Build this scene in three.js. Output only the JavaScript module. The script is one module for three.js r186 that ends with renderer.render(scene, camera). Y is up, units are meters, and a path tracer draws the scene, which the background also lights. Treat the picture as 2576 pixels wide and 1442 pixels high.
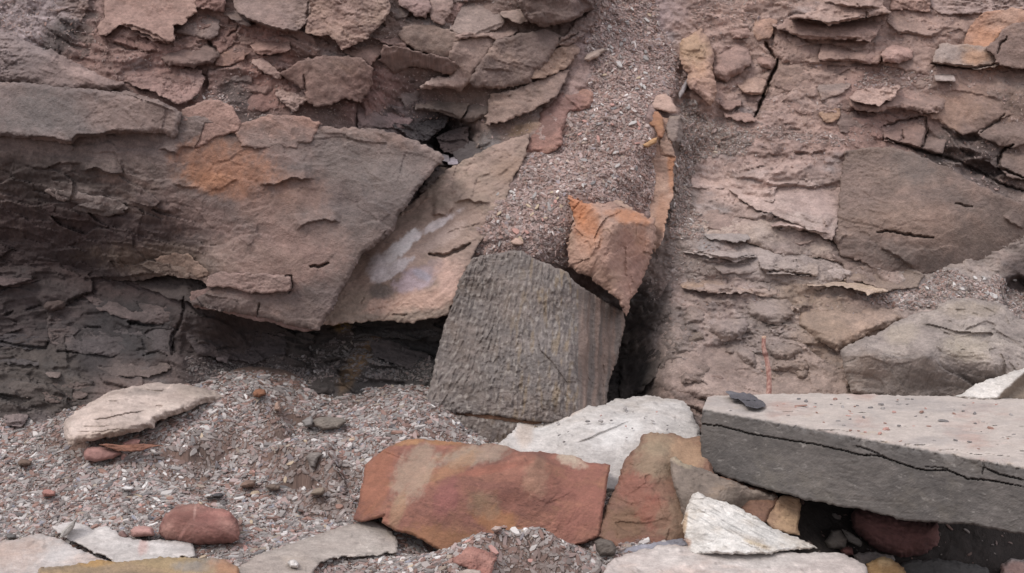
import * as THREE from 'three';

// ---------------------------------------------------------------- camera, sky, sun, exposure
const scene = new THREE.Scene();
const camera = new THREE.PerspectiveCamera(25.2, 1024 / 573, 0.1, 4000);
camera.position.set(0, 1.6, 7);
camera.lookAt(0, 1.6 - Math.tan(0.11) * 7, 0);
camera.updateMatrixWorld(true);
const renderer = new THREE.WebGLRenderer({ antialias: true });
renderer.toneMapping = THREE.LinearToneMapping;
renderer.toneMappingExposure = 1.17;
renderer.shadowMap.enabled = true;
{ // an even overcast sky, brighter towards the zenith
  const W = 128, H = 64, data = new Float32Array(W * H * 4);
  for (let j = 0; j < H; j++) for (let i = 0; i < W; i++) {
    const e = ((j + 0.5) / H - 0.5) * Math.PI, s = Math.sin(e);
    const c = 1 + 0.06 * Math.sin(i * 0.2 + 3 * s) * Math.cos(j * 0.31);
    const l = s > 0 ? 0.76 * (1 + 1.25 * s) * c : 0.27, k = 4 * (j * W + i);
    data[k] = l * 0.965; data[k + 1] = l * 0.99; data[k + 2] = l * 1.09; data[k + 3] = 1;
  }
  const sky = new THREE.DataTexture(data, W, H, THREE.RGBAFormat, THREE.FloatType);
  sky.mapping = THREE.EquirectangularReflectionMapping;
  sky.minFilter = sky.magFilter = THREE.LinearFilter;
  sky.needsUpdate = true;
  scene.background = sky; scene.environment = sky;
}
const sun = new THREE.DirectionalLight(0xfffaf2, 1.5);
sun.position.set(-5, 8.5, 4.8);
sun.target.position.set(0, 0.6, 0);
sun.castShadow = true; sun.shadow.radius = 34;
sun.shadow.mapSize.set(2048, 2048);
Object.assign(sun.shadow.camera, { left: -6, right: 6, top: 6, bottom: -6, near: 0.5, far: 30 });
scene.add(sun, sun.target);

// ---------------------------------------------------------------- helpers
// photograph grid used for measuring: 2576 x 1442, focal length in those pixels
const F = 721 / Math.tan(THREE.MathUtils.degToRad(12.6));
const ME = camera.matrixWorld.elements, EYE = camera.position;
function at(px, py, z, out = []) {
  const x = (px - 1288) / F, y = -(py - 721) / F;
  const dx = ME[0] * x + ME[4] * y - ME[8], dy = ME[1] * x + ME[5] * y - ME[9], dz = ME[2] * x + ME[6] * y - ME[10];
  const t = (z - EYE.z) / dz;
  out[0] = EYE.x + dx * t; out[1] = EYE.y + dy * t; out[2] = z;
  return out;
}
function rayOf(px, py) {
  const x = (px - 1288) / F, y = -(py - 721) / F;
  return [ME[0] * x + ME[4] * y - ME[8], ME[1] * x + ME[5] * y - ME[9], ME[2] * x + ME[6] * y - ME[10]];
}
function mulberry(a) { return () => { a |= 0; a = a + 0x6D2B79F5 | 0; let t = Math.imul(a ^ a >>> 15, 1 | a); t = t + Math.imul(t ^ t >>> 7, 61 | t) ^ t; return ((t ^ t >>> 14) >>> 0) / 4294967296; }; }
const clamp = (x, a = 0, b = 1) => x < a ? a : x > b ? b : x;
const sm = (a, b, x) => { const t = clamp((x - a) / (b - a)); return t * t * (3 - 2 * t); };
const lerp = (a, b, t) => a + (b - a) * t;
const PERM = new Uint8Array(512), G3 = new Float32Array(256 * 3);
{ const r = mulberry(77), p = [...Array(256).keys()];
  for (let i = 255; i > 0; i--) { const j = Math.floor(r() * (i + 1)); [p[i], p[j]] = [p[j], p[i]]; }
  for (let i = 0; i < 512; i++) PERM[i] = p[i & 255];
  for (let i = 0; i < 256; i++) { const z = r() * 2 - 1, a = r() * 6.2832, s = Math.sqrt(1 - z * z); G3[i * 3] = s * Math.cos(a); G3[i * 3 + 1] = s * Math.sin(a); G3[i * 3 + 2] = z; } }
function gr(h, x, y, z) { h *= 3; return G3[h] * x + G3[h + 1] * y + G3[h + 2] * z; }
function noise(x, y, z) {
  const X0 = Math.floor(x), Y0 = Math.floor(y), Z0 = Math.floor(z); x -= X0; y -= Y0; z -= Z0;
  const X = X0 & 255, Y = Y0 & 255, Z = Z0 & 255, u = x * x * x * (x * (x * 6 - 15) + 10), v = y * y * y * (y * (y * 6 - 15) + 10), w = z * z * z * (z * (z * 6 - 15) + 10);
  const A = PERM[X] + Y, AA = PERM[A & 255] + Z, AB = PERM[(A + 1) & 255] + Z, B = PERM[(X + 1) & 255] + Y, BA = PERM[B & 255] + Z, BB = PERM[(B + 1) & 255] + Z;
  return 1.5 * lerp(lerp(lerp(gr(PERM[AA & 255], x, y, z), gr(PERM[BA & 255], x - 1, y, z), u), lerp(gr(PERM[AB & 255], x, y - 1, z), gr(PERM[BB & 255], x - 1, y - 1, z), u), v),
    lerp(lerp(gr(PERM[(AA + 1) & 255], x, y, z - 1), gr(PERM[(BA + 1) & 255], x - 1, y, z - 1), u), lerp(gr(PERM[(AB + 1) & 255], x, y - 1, z - 1), gr(PERM[(BB + 1) & 255], x - 1, y - 1, z - 1), u), v), w);
}
function fbm(x, y, z, o = 4, g = 0.5) { let s = 0, a = 1, f = 1, n = 0; for (let i = 0; i < o; i++) { s += a * noise(x * f, y * f, z * f + i * 7.3); n += a; a *= g; f *= 2.03; } return s / n; }
function hash2(i, j, k) { let h = Math.imul(i, 374761393) + Math.imul(j, 668265263) + Math.imul(k, 2147483647 - 1640531527); h = Math.imul(h ^ h >>> 13, 1274126177); h ^= h >>> 16; return (h >>> 0) / 4294967296; }
// broken plates: each cell of a scattered pattern is a small tilted plane at its own height, with a sharp step to the next
function plates(u, v, seed, tilt = 0.5) {
  const I = Math.floor(u), J = Math.floor(v); let best = 9, bi = 0, bj = 0, bu = 0, bv = 0;
  for (let i = I - 1; i <= I + 1; i++) for (let j = J - 1; j <= J + 1; j++) {
    const cu = i + hash2(i, j, seed), cv = j + hash2(i, j, seed + 1), d = (u - cu) * (u - cu) + (v - cv) * (v - cv);
    if (d < best) { best = d; bi = i; bj = j; bu = u - cu; bv = v - cv; }
  }
  return hash2(bi, bj, seed + 2) - 0.5 + tilt * ((hash2(bi, bj, seed + 3) - 0.5) * bu + (hash2(bi, bj, seed + 4) - 0.25) * bv);
}
const HEX = {};
function lin(h) { // sRGB hex to a linear triple
  if (HEX[h]) return HEX[h];
  const n = parseInt(h.slice(1), 16), f = c => { c /= 255; return c <= 0.04045 ? c / 12.92 : Math.pow((c + 0.055) / 1.055, 2.4); };
  return HEX[h] = [f(n >> 16), f(n >> 8 & 255), f(n & 255)];
}
// outlines: a letter names the ninth of the photograph (A B C / D E F / G H I) in which the points were measured, Z the whole
const NINTH = { A: [0, 0], B: [1, 0], C: [2, 0], D: [0, 1], E: [1, 1], F: [2, 1], G: [0, 2], H: [1, 2], I: [2, 2] };
function pts(s, widen = true) {
  const out = []; let k = 'Z';
  for (const w of s.trim().split(/[\s,]+/)) { if (/^[A-Z]/.test(w)) k = w[0]; else out.push([k, +w]); }
  const r = [];
  for (let i = 0; i < out.length; i += 2) {
    const [q, x] = out[i], y = out[i + 1][1];
    let p = q === 'Z' ? [x, y] : [x / 3 + NINTH[q][0] * 858.7, y / 3 + NINTH[q][1] * 480.6];
    if (widen) { if (p[0] <= 2) p[0] -= 80; if (p[0] >= 2573) p[0] += 80; if (p[1] <= 2) p[1] -= 60; if (p[1] >= 1439) p[1] += 70; }
    r.push(p);
  }
  return r;
}
function sdf(P, x, y) { // distance to an outline, positive inside
  let d = 1e9, inside = false;
  for (let i = 0, j = P.length - 1; i < P.length; j = i++) {
    const ax = P[j][0], ay = P[j][1], ex = P[i][0] - ax, ey = P[i][1] - ay, wx = x - ax, wy = y - ay;
    const t = clamp((wx * ex + wy * ey) / (ex * ex + ey * ey + 1e-9)), qx = wx - ex * t, qy = wy - ey * t;
    d = Math.min(d, qx * qx + qy * qy);
    if ((P[i][1] > y) !== (ay > y) && x < (P[j][0] - P[i][0]) * (y - P[i][1]) / (ay - P[i][1]) + P[i][0]) inside = !inside;
  }
  return inside ? Math.sqrt(d) : -Math.sqrt(d);
}
function solve(A, b) {
  const n = b.length;
  for (let c = 0; c < n; c++) {
    let p = c; for (let r = c + 1; r < n; r++) if (Math.abs(A[r][c]) > Math.abs(A[p][c])) p = r;
    [A[c], A[p]] = [A[p], A[c]]; [b[c], b[p]] = [b[p], b[c]];
    for (let r = c + 1; r < n; r++) { const f = A[r][c] / A[c][c]; if (!f) continue; for (let k = c; k < n; k++) A[r][k] -= f * A[c][k]; b[r] -= f * b[c]; }
  }
  for (let c = n - 1; c >= 0; c--) { for (let k = c + 1; k < n; k++) b[c] -= A[c][k] * b[k]; b[c] /= A[c][c]; }
  return b;
}
// a smooth surface through measured heights [a, b, height]
function surface(P, soft) {
  if (P.length === 1) return () => P[0][2];
  const n = P.length;
  if (n === 2) P = [...P, [P[0][0] + P[1][1] - P[0][1], P[0][1] - P[1][0] + P[0][0], P[0][2]]];
  const m = P.length, A = [], b = [], pl = 3, sc = soft;
  const ker = (x, y) => Math.sqrt(x * x + y * y + soft * soft) / sc;
  for (let i = 0; i < m + pl; i++) { A.push(new Array(m + pl).fill(0)); b.push(i < m ? P[i][2] : 0); }
  for (let i = 0; i < m; i++) {
    for (let j = 0; j < m; j++) A[i][j] = ker(P[i][0] - P[j][0], P[i][1] - P[j][1]);
    [1, P[i][0] / sc, P[i][1] / sc].forEach((v, k) => { A[i][m + k] = v; A[m + k][i] = v; });
  }
  const w = solve(A, b);
  return (x, y) => { let s = w[m] + w[m + 1] * x / sc + w[m + 2] * y / sc; for (let i = 0; i < m; i++) s += w[i] * ker(x - P[i][0], y - P[i][1]); return s; };
}
const used = {};
function numbered(n) { used[n] = (used[n] || 0) + 1; return used[n] === 1 ? n : `${n}_${String(used[n] - 1).padStart(3, '0')}`; }
function tag(o, label, category, group, kind) {
  if (label) o.userData.label = label; if (category) o.userData.category = category;
  if (group) o.userData.group = group; if (kind) o.userData.kind = kind; return o;
}

// ---------------------------------------------------------------- materials
function grainTexture(seed, lo, hi, stretch) {
  const N = 512, d = new Uint8Array(N * N * 4), r = mulberry(seed), lat = [];
  const per = (fx, fy) => { const g = Float32Array.from({ length: fx * fy }, () => r()); return (x, y) => { const a = x * fx / N, b = y * fy / N, i = Math.floor(a), j = Math.floor(b), u = a - i, v = b - j; const s = (p, q) => g[(q % fy) * fx + (p % fx)]; const uu = u * u * (3 - 2 * u), vv = v * v * (3 - 2 * v); return lerp(lerp(s(i, j), s(i + 1, j), uu), lerp(s(i, j + 1), s(i + 1, j + 1), uu), vv); }; };
  const A = per(16, 16 * stretch), B = per(48, 48 * stretch), C = per(128, 128), D = per(256, 256);
  for (let y = 0; y < N; y++) for (let x = 0; x < N; x++) {
    const v = 0.25 * A(x, y) + 0.25 * B(x, y) + 0.28 * C(x, y) + 0.22 * D(x, y), q = clamp((v - 0.5) * 1.9 + 0.5), c = 255 * lerp(lo, hi, q), k = 4 * (y * N + x);
    d[k] = c; d[k + 1] = c * 0.995; d[k + 2] = c * 0.99; d[k + 3] = 255;
  }
  const t = new THREE.DataTexture(d, N, N); t.wrapS = t.wrapT = THREE.RepeatWrapping; t.magFilter = THREE.LinearFilter; t.minFilter = THREE.LinearMipmapLinearFilter; t.generateMipmaps = true; t.needsUpdate = true; return t;
}
const grain = grainTexture(5, 0.80, 1.0, 1); grain.colorSpace = THREE.SRGBColorSpace;
const grainFine = grainTexture(6, 0.87, 1.0, 2); grainFine.colorSpace = THREE.SRGBColorSpace;
const bump = grainTexture(8, 0, 1, 1);
const rockMat = new THREE.MeshStandardMaterial({ name: 'weathered_sandstone', vertexColors: true, roughness: 0.93, map: grain, bumpMap: bump, bumpScale: 0.0032 });
const smoothMat = new THREE.MeshStandardMaterial({ name: 'smooth_sandstone', vertexColors: true, roughness: 0.9, map: grainFine, bumpMap: bump, bumpScale: 0.0018 });
const shaleMat = new THREE.MeshStandardMaterial({ name: 'damp_shale', vertexColors: true, roughness: 0.72, map: grain, bumpMap: bump, bumpScale: 0.008 });

// cracks (carved) and ledges (one side stands proud of the other) measured on the photograph
const cracks = [], ledges = [];
function lineField(s, extra) {
  const P = pts(s, false); let len = 0; const L = [0]; for (let i = 1; i < P.length; i++) L.push(len += Math.hypot(P[i][0] - P[i - 1][0], P[i][1] - P[i - 1][1]));
  const xs = P.map(p => p[0]), ys = P.map(p => p[1]);
  return { P, L, len, x0: Math.min(...xs), x1: Math.max(...xs), y0: Math.min(...ys), y1: Math.max(...ys), ...extra };
}
const crack = (s, w, d) => cracks.push(lineField(s, { w, d, m: 3 * w }));
const ledge = (s, h, reach) => ledges.push(lineField(s, { h, reach, m: 3 * reach }));
const hit = { d: 0, t: 0, side: 0 };
function nearLine(l, x, y) {
  let best = 1e9;
  for (let i = 1; i < l.P.length; i++) {
    const a = l.P[i - 1], ex = l.P[i][0] - a[0], ey = l.P[i][1] - a[1], wx = x - a[0], wy = y - a[1], t = clamp((wx * ex + wy * ey) / (ex * ex + ey * ey));
    const qx = wx - t * ex, qy = wy - t * ey, d = qx * qx + qy * qy;
    if (d < best) { best = d; hit.side = ex * wy - ey * wx; hit.t = (l.L[i - 1] + t * (l.L[i] - l.L[i - 1])) / l.len; }
  }
  hit.d = Math.sqrt(best); return hit;
}
function lines(x, y) {
  let z = 0;
  for (const l of cracks) if (x > l.x0 - l.m && x < l.x1 + l.m && y > l.y0 - l.m && y < l.y1 + l.m) { const h = nearLine(l, x, y), w = l.w * (0.35 + 0.65 * Math.min(1, 5 * Math.min(h.t, 1 - h.t))); z -= l.d * (1 - sm(0.35 * w, w, h.d)); }
  for (const l of ledges) if (x > l.x0 - l.m && x < l.x1 + l.m && y > l.y0 - l.m && y < l.y1 + l.m) { const h = nearLine(l, x, y); if (h.side < 0) z += l.h * Math.exp(-h.d / l.reach) * Math.min(1, 6 * Math.min(h.t, 1 - h.t)) * Math.min(1, h.d / 1.5); }
  return z;
}

// ---------------------------------------------------------------- rock builder
// A rock is measured as an outline and the depth of its visible surface; broken edges, relief, sides and a closed back are added.
const BED = 0.2, cB = Math.cos(BED), sB = Math.sin(BED);   // dip of the beds
let rockSeed = 1;
function relief(p, n, sd) {
  const x = p[0], y = p[1], z = p[2];
  let h = n.f * fbm(x * n.ff + sd, y * n.ff, z * n.ff + sd, 5, 0.52);
  if (n.p) {
    const wx = 0.08 * noise(x * 5, y * 5, sd), wy = 0.05 * noise(x * 5 + 9, y * 5, sd);
    const a = n.pa === undefined ? BED : n.pa, ca = Math.cos(a), sa = Math.sin(a);
    const u = (x + wx) * ca - (y - 0.5 * z) * sa, v = (y - 0.5 * z + wy) * ca + x * sa;
    const mod = sm(-0.35, 0.45, fbm(x * 1.7 + 3, y * 1.7, sd, 2));
    h += n.p * mod * plates(u * n.pu, v * n.pv, 11 + (sd | 0), 0.8) + 0.45 * n.p * (0.3 + 0.7 * mod) * plates(u * n.pu * 2.7, v * n.pv * 2.6, 40 + (sd | 0), 0.9);
    if (n.px) h += n.px * mod * 1.5 * plates(u * n.pu * 7, v * n.pv * 6, 90 + (sd | 0), 1) + 0.9 * n.px * sm(-.15, .4, fbm(x * 2.4 + 7, y * 3 + sd, z * 2, 3)) * plates(x * 62 + 2 * wx, (y - 0.5 * z) * 120, 95, 1);
  }
  return h;
}
const KIND = {
  cliff: { f: 0.034, ff: 4.5, p: 0.045, pu: 3, pv: 6.5, px: 0.011 },
  smooth: { f: 0.026, ff: 4, p: 0.018, pu: 3, pv: 6, px: .006 },
  platy: { f: 0.02, ff: 5, p: 0.03, pu: 5, pv: 18, px: 0.010 },
  soil: { f: 0.04, ff: 7, p: 0.02, pu: 9, pv: 16, px: 0.010 },
  boulder: { f: 0.018, ff: 5, p: 0.012, pu: 4, pv: 7, px: .004 },
  round: { f: 0.014, ff: 7, p: 0.004, pu: 8, pv: 8, px: .0015 },
};
function stain(col, px, py, list) {
  for (const s of list) {
    const a = (s[4] || 0) * Math.PI / 180, dx = px - s[0], dy = py - s[1], u = (dx * Math.cos(a) + dy * Math.sin(a)) / s[2], v = (-dx * Math.sin(a) + dy * Math.cos(a)) / s[3], q = 0.72 * (u * u + v * v);
    if (q > 3) continue;
    const hd = .75 - .47 * (s[7] || 0), w = s[6] * (1 - sm(.75 - hd, .75 + hd, q + 1.25 * fbm(px / 75, py / 75, s[0] * 0.1, 5, 0.7) + 0.75 * fbm(px / 16 + py / 40, py / 22, s[1], 3, 0.7))), c = lin(s[5]);
    for (let k = 0; k < 3; k++) col[k] = lerp(col[k], c[k], w);
  }
}
function grey(c, k, g) { const l = 0.3 * c[0] + 0.55 * c[1] + 0.15 * c[2]; c[0] = lerp(c[0], l * 1.02, k) * g; c[1] = lerp(c[1], l * .98, k) * g * .995; c[2] = lerp(c[2], l * 1.02, k) * g * 1.01; }
function colourAt(col, p, o, sd) {
  const c = o.c, cs = o.cs || 3, x = p[0], y = p[1], z = p[2], u = (x * cB - y * sB) * 0.55, v = y * cB + x * sB;
  const w = 0.25 * noise(x * 4, y * 4, z * 4 + sd);
  const n1 = sm(-0.32, 0.32, fbm(u * cs + sd + w, v * cs * 1.3 + w, z * cs, 5, 0.6)), n2 = sm(0.02, 0.42, fbm(u * cs * 1.4 + 31 + sd, v * cs * 1.4 + w, z * cs * 1.4, 5, 0.62));
  const a = lin(c[0]), b = lin(c[1] || c[0]), d = lin(c[2] || c[0]);
  const m = (1 + (o.mot === undefined ? .46 : o.mot) * fbm(u * 5 + sd, v * 8, z * 6, 5, 0.62)) * (1 + 0.46 * fbm(u * 22 + sd, v * 44, z * 26, 4, 0.75)) * (1 - 0.3 * sm(0.4, 0.7, noise(u * 60, v * 110, sd)) + 0.22 * sm(0.45, 0.75, noise(u * 70, v * 90, sd + 7)));
  for (let k = 0; k < 3; k++) col[k] = lerp(lerp(a[k], b[k], n1), d[k], n2 * (c[2] ? 0.85 : 0)) * m;
}
function buildRock(o) {
  const sd = o.seed === undefined ? (rockSeed++) * 3.17 : o.seed, P = o.outline || pts(o.o), st = o.s || 2.6, jit = o.j === undefined ? 5 : o.j;
  const n = { ...KIND[o.k || 'cliff'], ...(o.n || {}) };
  let x0 = 1e9, x1 = -1e9, y0 = 1e9, y1 = -1e9, cx = 0, cy = 0;
  for (const [x, y] of P) { x0 = Math.min(x0, x); x1 = Math.max(x1, x); y0 = Math.min(y0, y); y1 = Math.max(y1, y); cx += x / P.length; cy += y / P.length; }
  x0 -= 8; y0 -= 8; x1 += 8; y1 += 8;
  const nx = Math.ceil((x1 - x0) / st) + 1, ny = Math.ceil((y1 - y0) / st) + 1, N = nx * ny;
  const D = new Float32Array(N), X = new Float32Array(N), Y = new Float32Array(N);
  for (let j = 0; j < ny; j++) for (let i = 0; i < nx; i++) {
    const k = j * nx + i, px = x0 + i * st, py = y0 + j * st; X[k] = px; Y[k] = py;
    const wx = jit * (fbm(px / 42, py / 42, sd, 2) + 0.75 * noise(px / 13, py / 9, sd + 4) + 0.3 * noise(px / 5, py / 4, sd + 6)), wy = jit * (fbm(px / 42 + 50, py / 42, sd, 2) + 0.75 * noise(px / 13, py / 9, sd + 9) + 0.3 * noise(px / 5, py / 4, sd + 3));
    D[k] = sdf(P, px + wx, py + wy) + (o.grow || 0);
    if (o.holes) for (const h of o.holes) D[k] = Math.min(D[k], -sdf(h, px + wx, py + wy));
  }
  const id = new Int32Array(N).fill(-1), cell = (i, j) => i >= 0 && j >= 0 && i < nx - 1 && j < ny - 1 && (D[j * nx + i] > 0 || D[j * nx + i + 1] > 0 || D[(j + 1) * nx + i] > 0 || D[(j + 1) * nx + i + 1] > 0);
  const pos = [], col = [], uv = [], idx = [], GX = [], GY = [], ZZ = [], p = [], c = [0, 0, 0];
  const bev = o.b === undefined ? 7 : o.b, bevD = o.bd === undefined ? 0.012 : o.bd;
  const zOf = o.zf;
  function vert(k) {
    if (id[k] >= 0) return id[k];
    let px = X[k], py = Y[k], d = D[k];
    if (d <= 0) {
      const i = k % nx, j = (k - i) / nx; let bk = -1, bd = 0;
      for (let a = -1; a <= 1; a++) for (let b = -1; b <= 1; b++) { const ii = i + a, jj = j + b; if (ii < 0 || jj < 0 || ii >= nx || jj >= ny) continue; const q = jj * nx + ii; if (D[q] > bd) { bd = D[q]; bk = q; } }
      if (bk >= 0) { const t = bd / (bd - d); px = lerp(X[bk], px, t); py = lerp(Y[bk], py, t); }
      d = 0;
    }
    let z = zOf(px, py, d);
    if (bev) { const q = clamp(1 - d / bev); z -= bevD * q * q; }
    if (o.dome) { const q = clamp(1 - d / o.dome[1]); z -= o.dome[0] * (1 - Math.sqrt(1 - q * q * 0.999)); }
    at(px, py, z, p);
    z += relief(p, n, sd);
    if (!o.noLines) { const wx = 3.5 * noise(px / 14, py / 14, 3), wy = 3.5 * noise(px / 14, py / 14, 8); z += lines(px + wx, py + wy); }
    if (o.fn) z += o.fn(px, py, p, d);
    at(px, py, z, p);
    colourAt(c, p, o, sd);
    if (o.st) stain(c, px, py, o.st);
    if (o.cf) o.cf(c, px, py, p, d);
    if (o.ds) grey(c, o.ds, 1.1);
    pos.push(p[0], p[1], p[2]); col.push(Math.max(0.004, c[0]), Math.max(0.004, c[1]), Math.max(0.004, c[2])); uv.push(p[0] * 1.4, (p[1] - 0.8 * p[2]) * 1.4);
    GX.push(px); GY.push(py); ZZ.push(z);
    return id[k] = GX.length - 1;
  }
  const edges = [];
  for (let j = 0; j < ny - 1; j++) for (let i = 0; i < nx - 1; i++) {
    if (!cell(i, j)) continue;
    const a = vert(j * nx + i), b = vert(j * nx + i + 1), d = vert((j + 1) * nx + i), e = vert((j + 1) * nx + i + 1);
    if ((i + j) & 1) idx.push(a, d, b, b, d, e); else idx.push(a, d, e, a, e, b);
    if (!cell(i, j - 1)) edges.push([b, a]); if (!cell(i, j + 1)) edges.push([d, e]); if (!cell(i - 1, j)) edges.push([a, d]); if (!cell(i + 1, j)) edges.push([e, b]);
  }
  if (!idx.length) throw new Error('empty rock ' + o.o);
  const th = o.th || 0.22, rings = o.rings || [[0.06, 1], [0.45, o.sh ? (1 + o.sh) / 2 : 0.99], [1, o.sh || 0.96]], ring = new Map();
  let zm = 1e9; for (const [a] of edges) zm = Math.min(zm, ZZ[a]);
  for (const [a] of edges) if (!ring.has(a)) {
    const ids = [a];
    for (const [t, s] of rings) {
      at(cx + (GX[a] - cx) * s, cy + (GY[a] - cy) * s, ZZ[a] - th * t, p); ids.push(pos.length / 3);
      pos.push(p[0], p[1], p[2]); col.push(col[3 * a], col[3 * a + 1], col[3 * a + 2]); uv.push(p[0] * 1.4 + 0.7 * p[2], (p[1] - 0.8 * p[2]) * 1.4);
    }
    ring.set(a, ids);
  }
  at(cx, cy, zm - th, p); const tip = pos.length / 3; pos.push(p[0], p[1], p[2]); col.push(col[0], col[1], col[2]); uv.push(0, 0);
  for (const [a, b] of edges) { const A = ring.get(a), B = ring.get(b); if (!B) continue; for (let r = 0; r < A.length - 1; r++) idx.push(A[r], A[r + 1], B[r], B[r], A[r + 1], B[r + 1]); idx.push(A[A.length - 1], tip, B[B.length - 1]); }
  const g = new THREE.BufferGeometry();
  g.setAttribute('position', new THREE.Float32BufferAttribute(pos, 3)); g.setAttribute('color', new THREE.Float32BufferAttribute(col, 3)); g.setAttribute('uv', new THREE.Float32BufferAttribute(uv, 2));
  g.setIndex(idx); g.computeVertexNormals();
  const m = new THREE.Mesh(g, o.m || rockMat); m.castShadow = m.receiveShadow = true; tris += idx.length / 3;
  return m;
}
let tris = 0;

// ---------------------------------------------------------------- the cliff
const cliffDepth = surface([
  [0, 0, -.62], [250, 0, -.62], [600, 0, -.5], [900, 0, -.45], [1200, 0, -.5], [1480, 0, -.62], [1620, 0, -.8], [1750, 0, -.85], [2100, 0, -.8], [2576, 0, -.72],
  [0, 160, -.52], [300, 190, -.5], [600, 200, -.48], [900, 200, -.45], [1150, 130, -.46], [1300, 150, -.5], [1450, 200, -.5], [1580, 180, -.56], [1750, 300, -.62], [2000, 250, -.62], [2300, 200, -.62], [2576, 250, -.55],
  [0, 420, -.5], [400, 450, -.45], [800, 450, -.4], [1130, 345, -.62], [1200, 400, -.42], [1330, 400, -.34], [1500, 400, -.25], [1620, 330, -.33], [1740, 470, -.5], [1950, 430, -.42], [2300, 430, -.42], [2576, 450, -.5],
  [0, 650, -.42], [400, 650, -.42], [800, 650, -.35], [1000, 640, -.16], [1250, 520, -.14], [1380, 560, -.02], [1520, 460, -.16], [1640, 640, -.3], [1800, 620, -.22], [2000, 600, -.24], [2300, 650, -.22], [2576, 620, -.25],
  [0, 760, -.34], [0, 850, -.28], [300, 770, -.3], [440, 740, -.12], [560, 800, -.1], [300, 850, -.24], [600, 860, -.24], [850, 850, -.2], [1060, 870, -.18], [1300, 700, .0], [1598, 850, -.42], [1672, 850, -.04], [1730, 820, -.0], [1760, 900, .12], [2000, 800, .02], [2300, 800, .02], [2576, 760, -.05],
  [0, 1000, .02], [300, 1000, .04], [600, 1000, .0], [900, 960, .0], [1060, 1000, .04], [1300, 1000, .1], [1580, 990, -.32], [1655, 985, .06], [1750, 960, .2], [2000, 960, .26], [2400, 950, .3],
  [0, 1120, .2], [500, 1120, .25], [1000, 1120, .25], [1500, 1120, .35], [2000, 1060, .4], [2576, 1040, .42], [0, 1300, .35], [1200, 1300, .45], [2576, 1300, .55],
], 70);
const baseZ = (x, y) => {
  const cx = clamp(x, -200, 2780), cy = clamp(y, -160, 1300);
  return cliffDepth(cx, cy) - (y < -160 ? (-160 - y) * 0.0006 : 0) + 0.12 * fbm(x / 900, y / 700, 4.4, 2) * sm(0, 300, Math.max(-x, x - 2576, -y));
};
// what the broken ground between the blocks is made of: [x, y, reach, colour, relief of the plates, roughness of the soil]
const TONES = [
  [60, 50, 110, '#93827e', .5, 1.2], [150, 90, 60, '#5f524d', 1.6, 1], [260, 160, 120, '#8c6c60', .8, 1], [420, 190, 110, '#8f6c60', .5, 1.1], [560, 80, 130, '#86685c', .8, .7], [690, 150, 120, '#926b5d', .8, .9],
  [590, 235, 50, '#6b5b54', 1, .8], [800, 100, 120, '#85695d', .7, .7], [1000, 60, 120, '#7d675c', .6, .6], [940, 230, 70, '#85635a', .5, 1], [1000, 300, 60, '#6a5b58', 1.5, .7], [1090, 330, 60, '#453c3b', 1.6, .6], [1150, 370, 50, '#4a3f3d', .8, .7],
  [1300, 120, 140, '#7d665a', .6, .5], [1250, 300, 90, '#7c665a', .6, .5], [1230, 350, 40, '#6b6460', 1.5, .5], [1560, 60, 110, '#97807a', .3, 1], [1600, 200, 120, '#93786e', .3, 1], [1500, 300, 120, '#957a70', .3, 1.1], [1540, 440, 130, '#93776c', .3, 1.1], [1330, 580, 110, '#91786f', .4, 1.1],
  [1760, 180, 110, '#a68676', .5, 1], [1740, 350, 60, '#806f64', .8, 1.3], [1700, 500, 70, '#75675e', .8, 1.3], [1880, 330, 120, '#977b6e', .6, 1.2], [2050, 150, 150, '#a28474', .7, .8], [2300, 120, 170, '#9b7d6e', .6, .7], [2200, 250, 120, '#947366', .6, .9], [2480, 420, 60, '#66564f', 1.2, .8], [2380, 380, 60, '#74635a', 1.2, .8], [2550, 300, 90, '#886f60', .6, .5],
  [1850, 480, 110, '#ae9284', 1, .5], [1820, 560, 100, '#9b8477', 1.1, .9], [1950, 620, 120, '#98877d', 1.5, .6], [1750, 640, 90, '#8a7a70', .8, .8], [2150, 680, 110, '#8c7669', .8, .8], [1800, 760, 120, '#9e877b', .9, 1.4], [1900, 830, 110, '#8b7b71', 1, 1.5], [1700, 830, 80, '#7d6e65', .9, 1.3], [2050, 760, 110, '#937c68', .6, .9], [1800, 950, 110, '#8b7366', .9, 1.2], [2050, 950, 110, '#937b68', .9, 1], [2400, 720, 130, '#97867a', .6, 1.1], [2560, 720, 60, '#50423d', .6, .7],
  [1620, 780, 60, '#544a45', 1.2, 1.2], [1570, 960, 70, '#3d3430', 1.2, 1.2],
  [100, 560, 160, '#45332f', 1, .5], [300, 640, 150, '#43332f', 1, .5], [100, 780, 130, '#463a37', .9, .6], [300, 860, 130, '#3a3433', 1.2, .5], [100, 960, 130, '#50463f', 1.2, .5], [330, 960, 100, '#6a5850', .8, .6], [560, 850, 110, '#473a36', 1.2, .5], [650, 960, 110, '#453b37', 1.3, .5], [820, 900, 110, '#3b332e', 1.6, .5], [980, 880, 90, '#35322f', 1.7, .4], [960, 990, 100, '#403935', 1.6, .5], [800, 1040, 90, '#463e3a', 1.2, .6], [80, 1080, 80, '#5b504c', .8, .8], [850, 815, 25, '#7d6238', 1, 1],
  [200, 350, 200, '#6b5952', .7, .4], [700, 500, 200, '#6b5952', .7, .4],
].map(t => [...t, lin(t[3])]);
const toneAt = { c: [0, 0, 0], p: 1, s: 1 };
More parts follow.
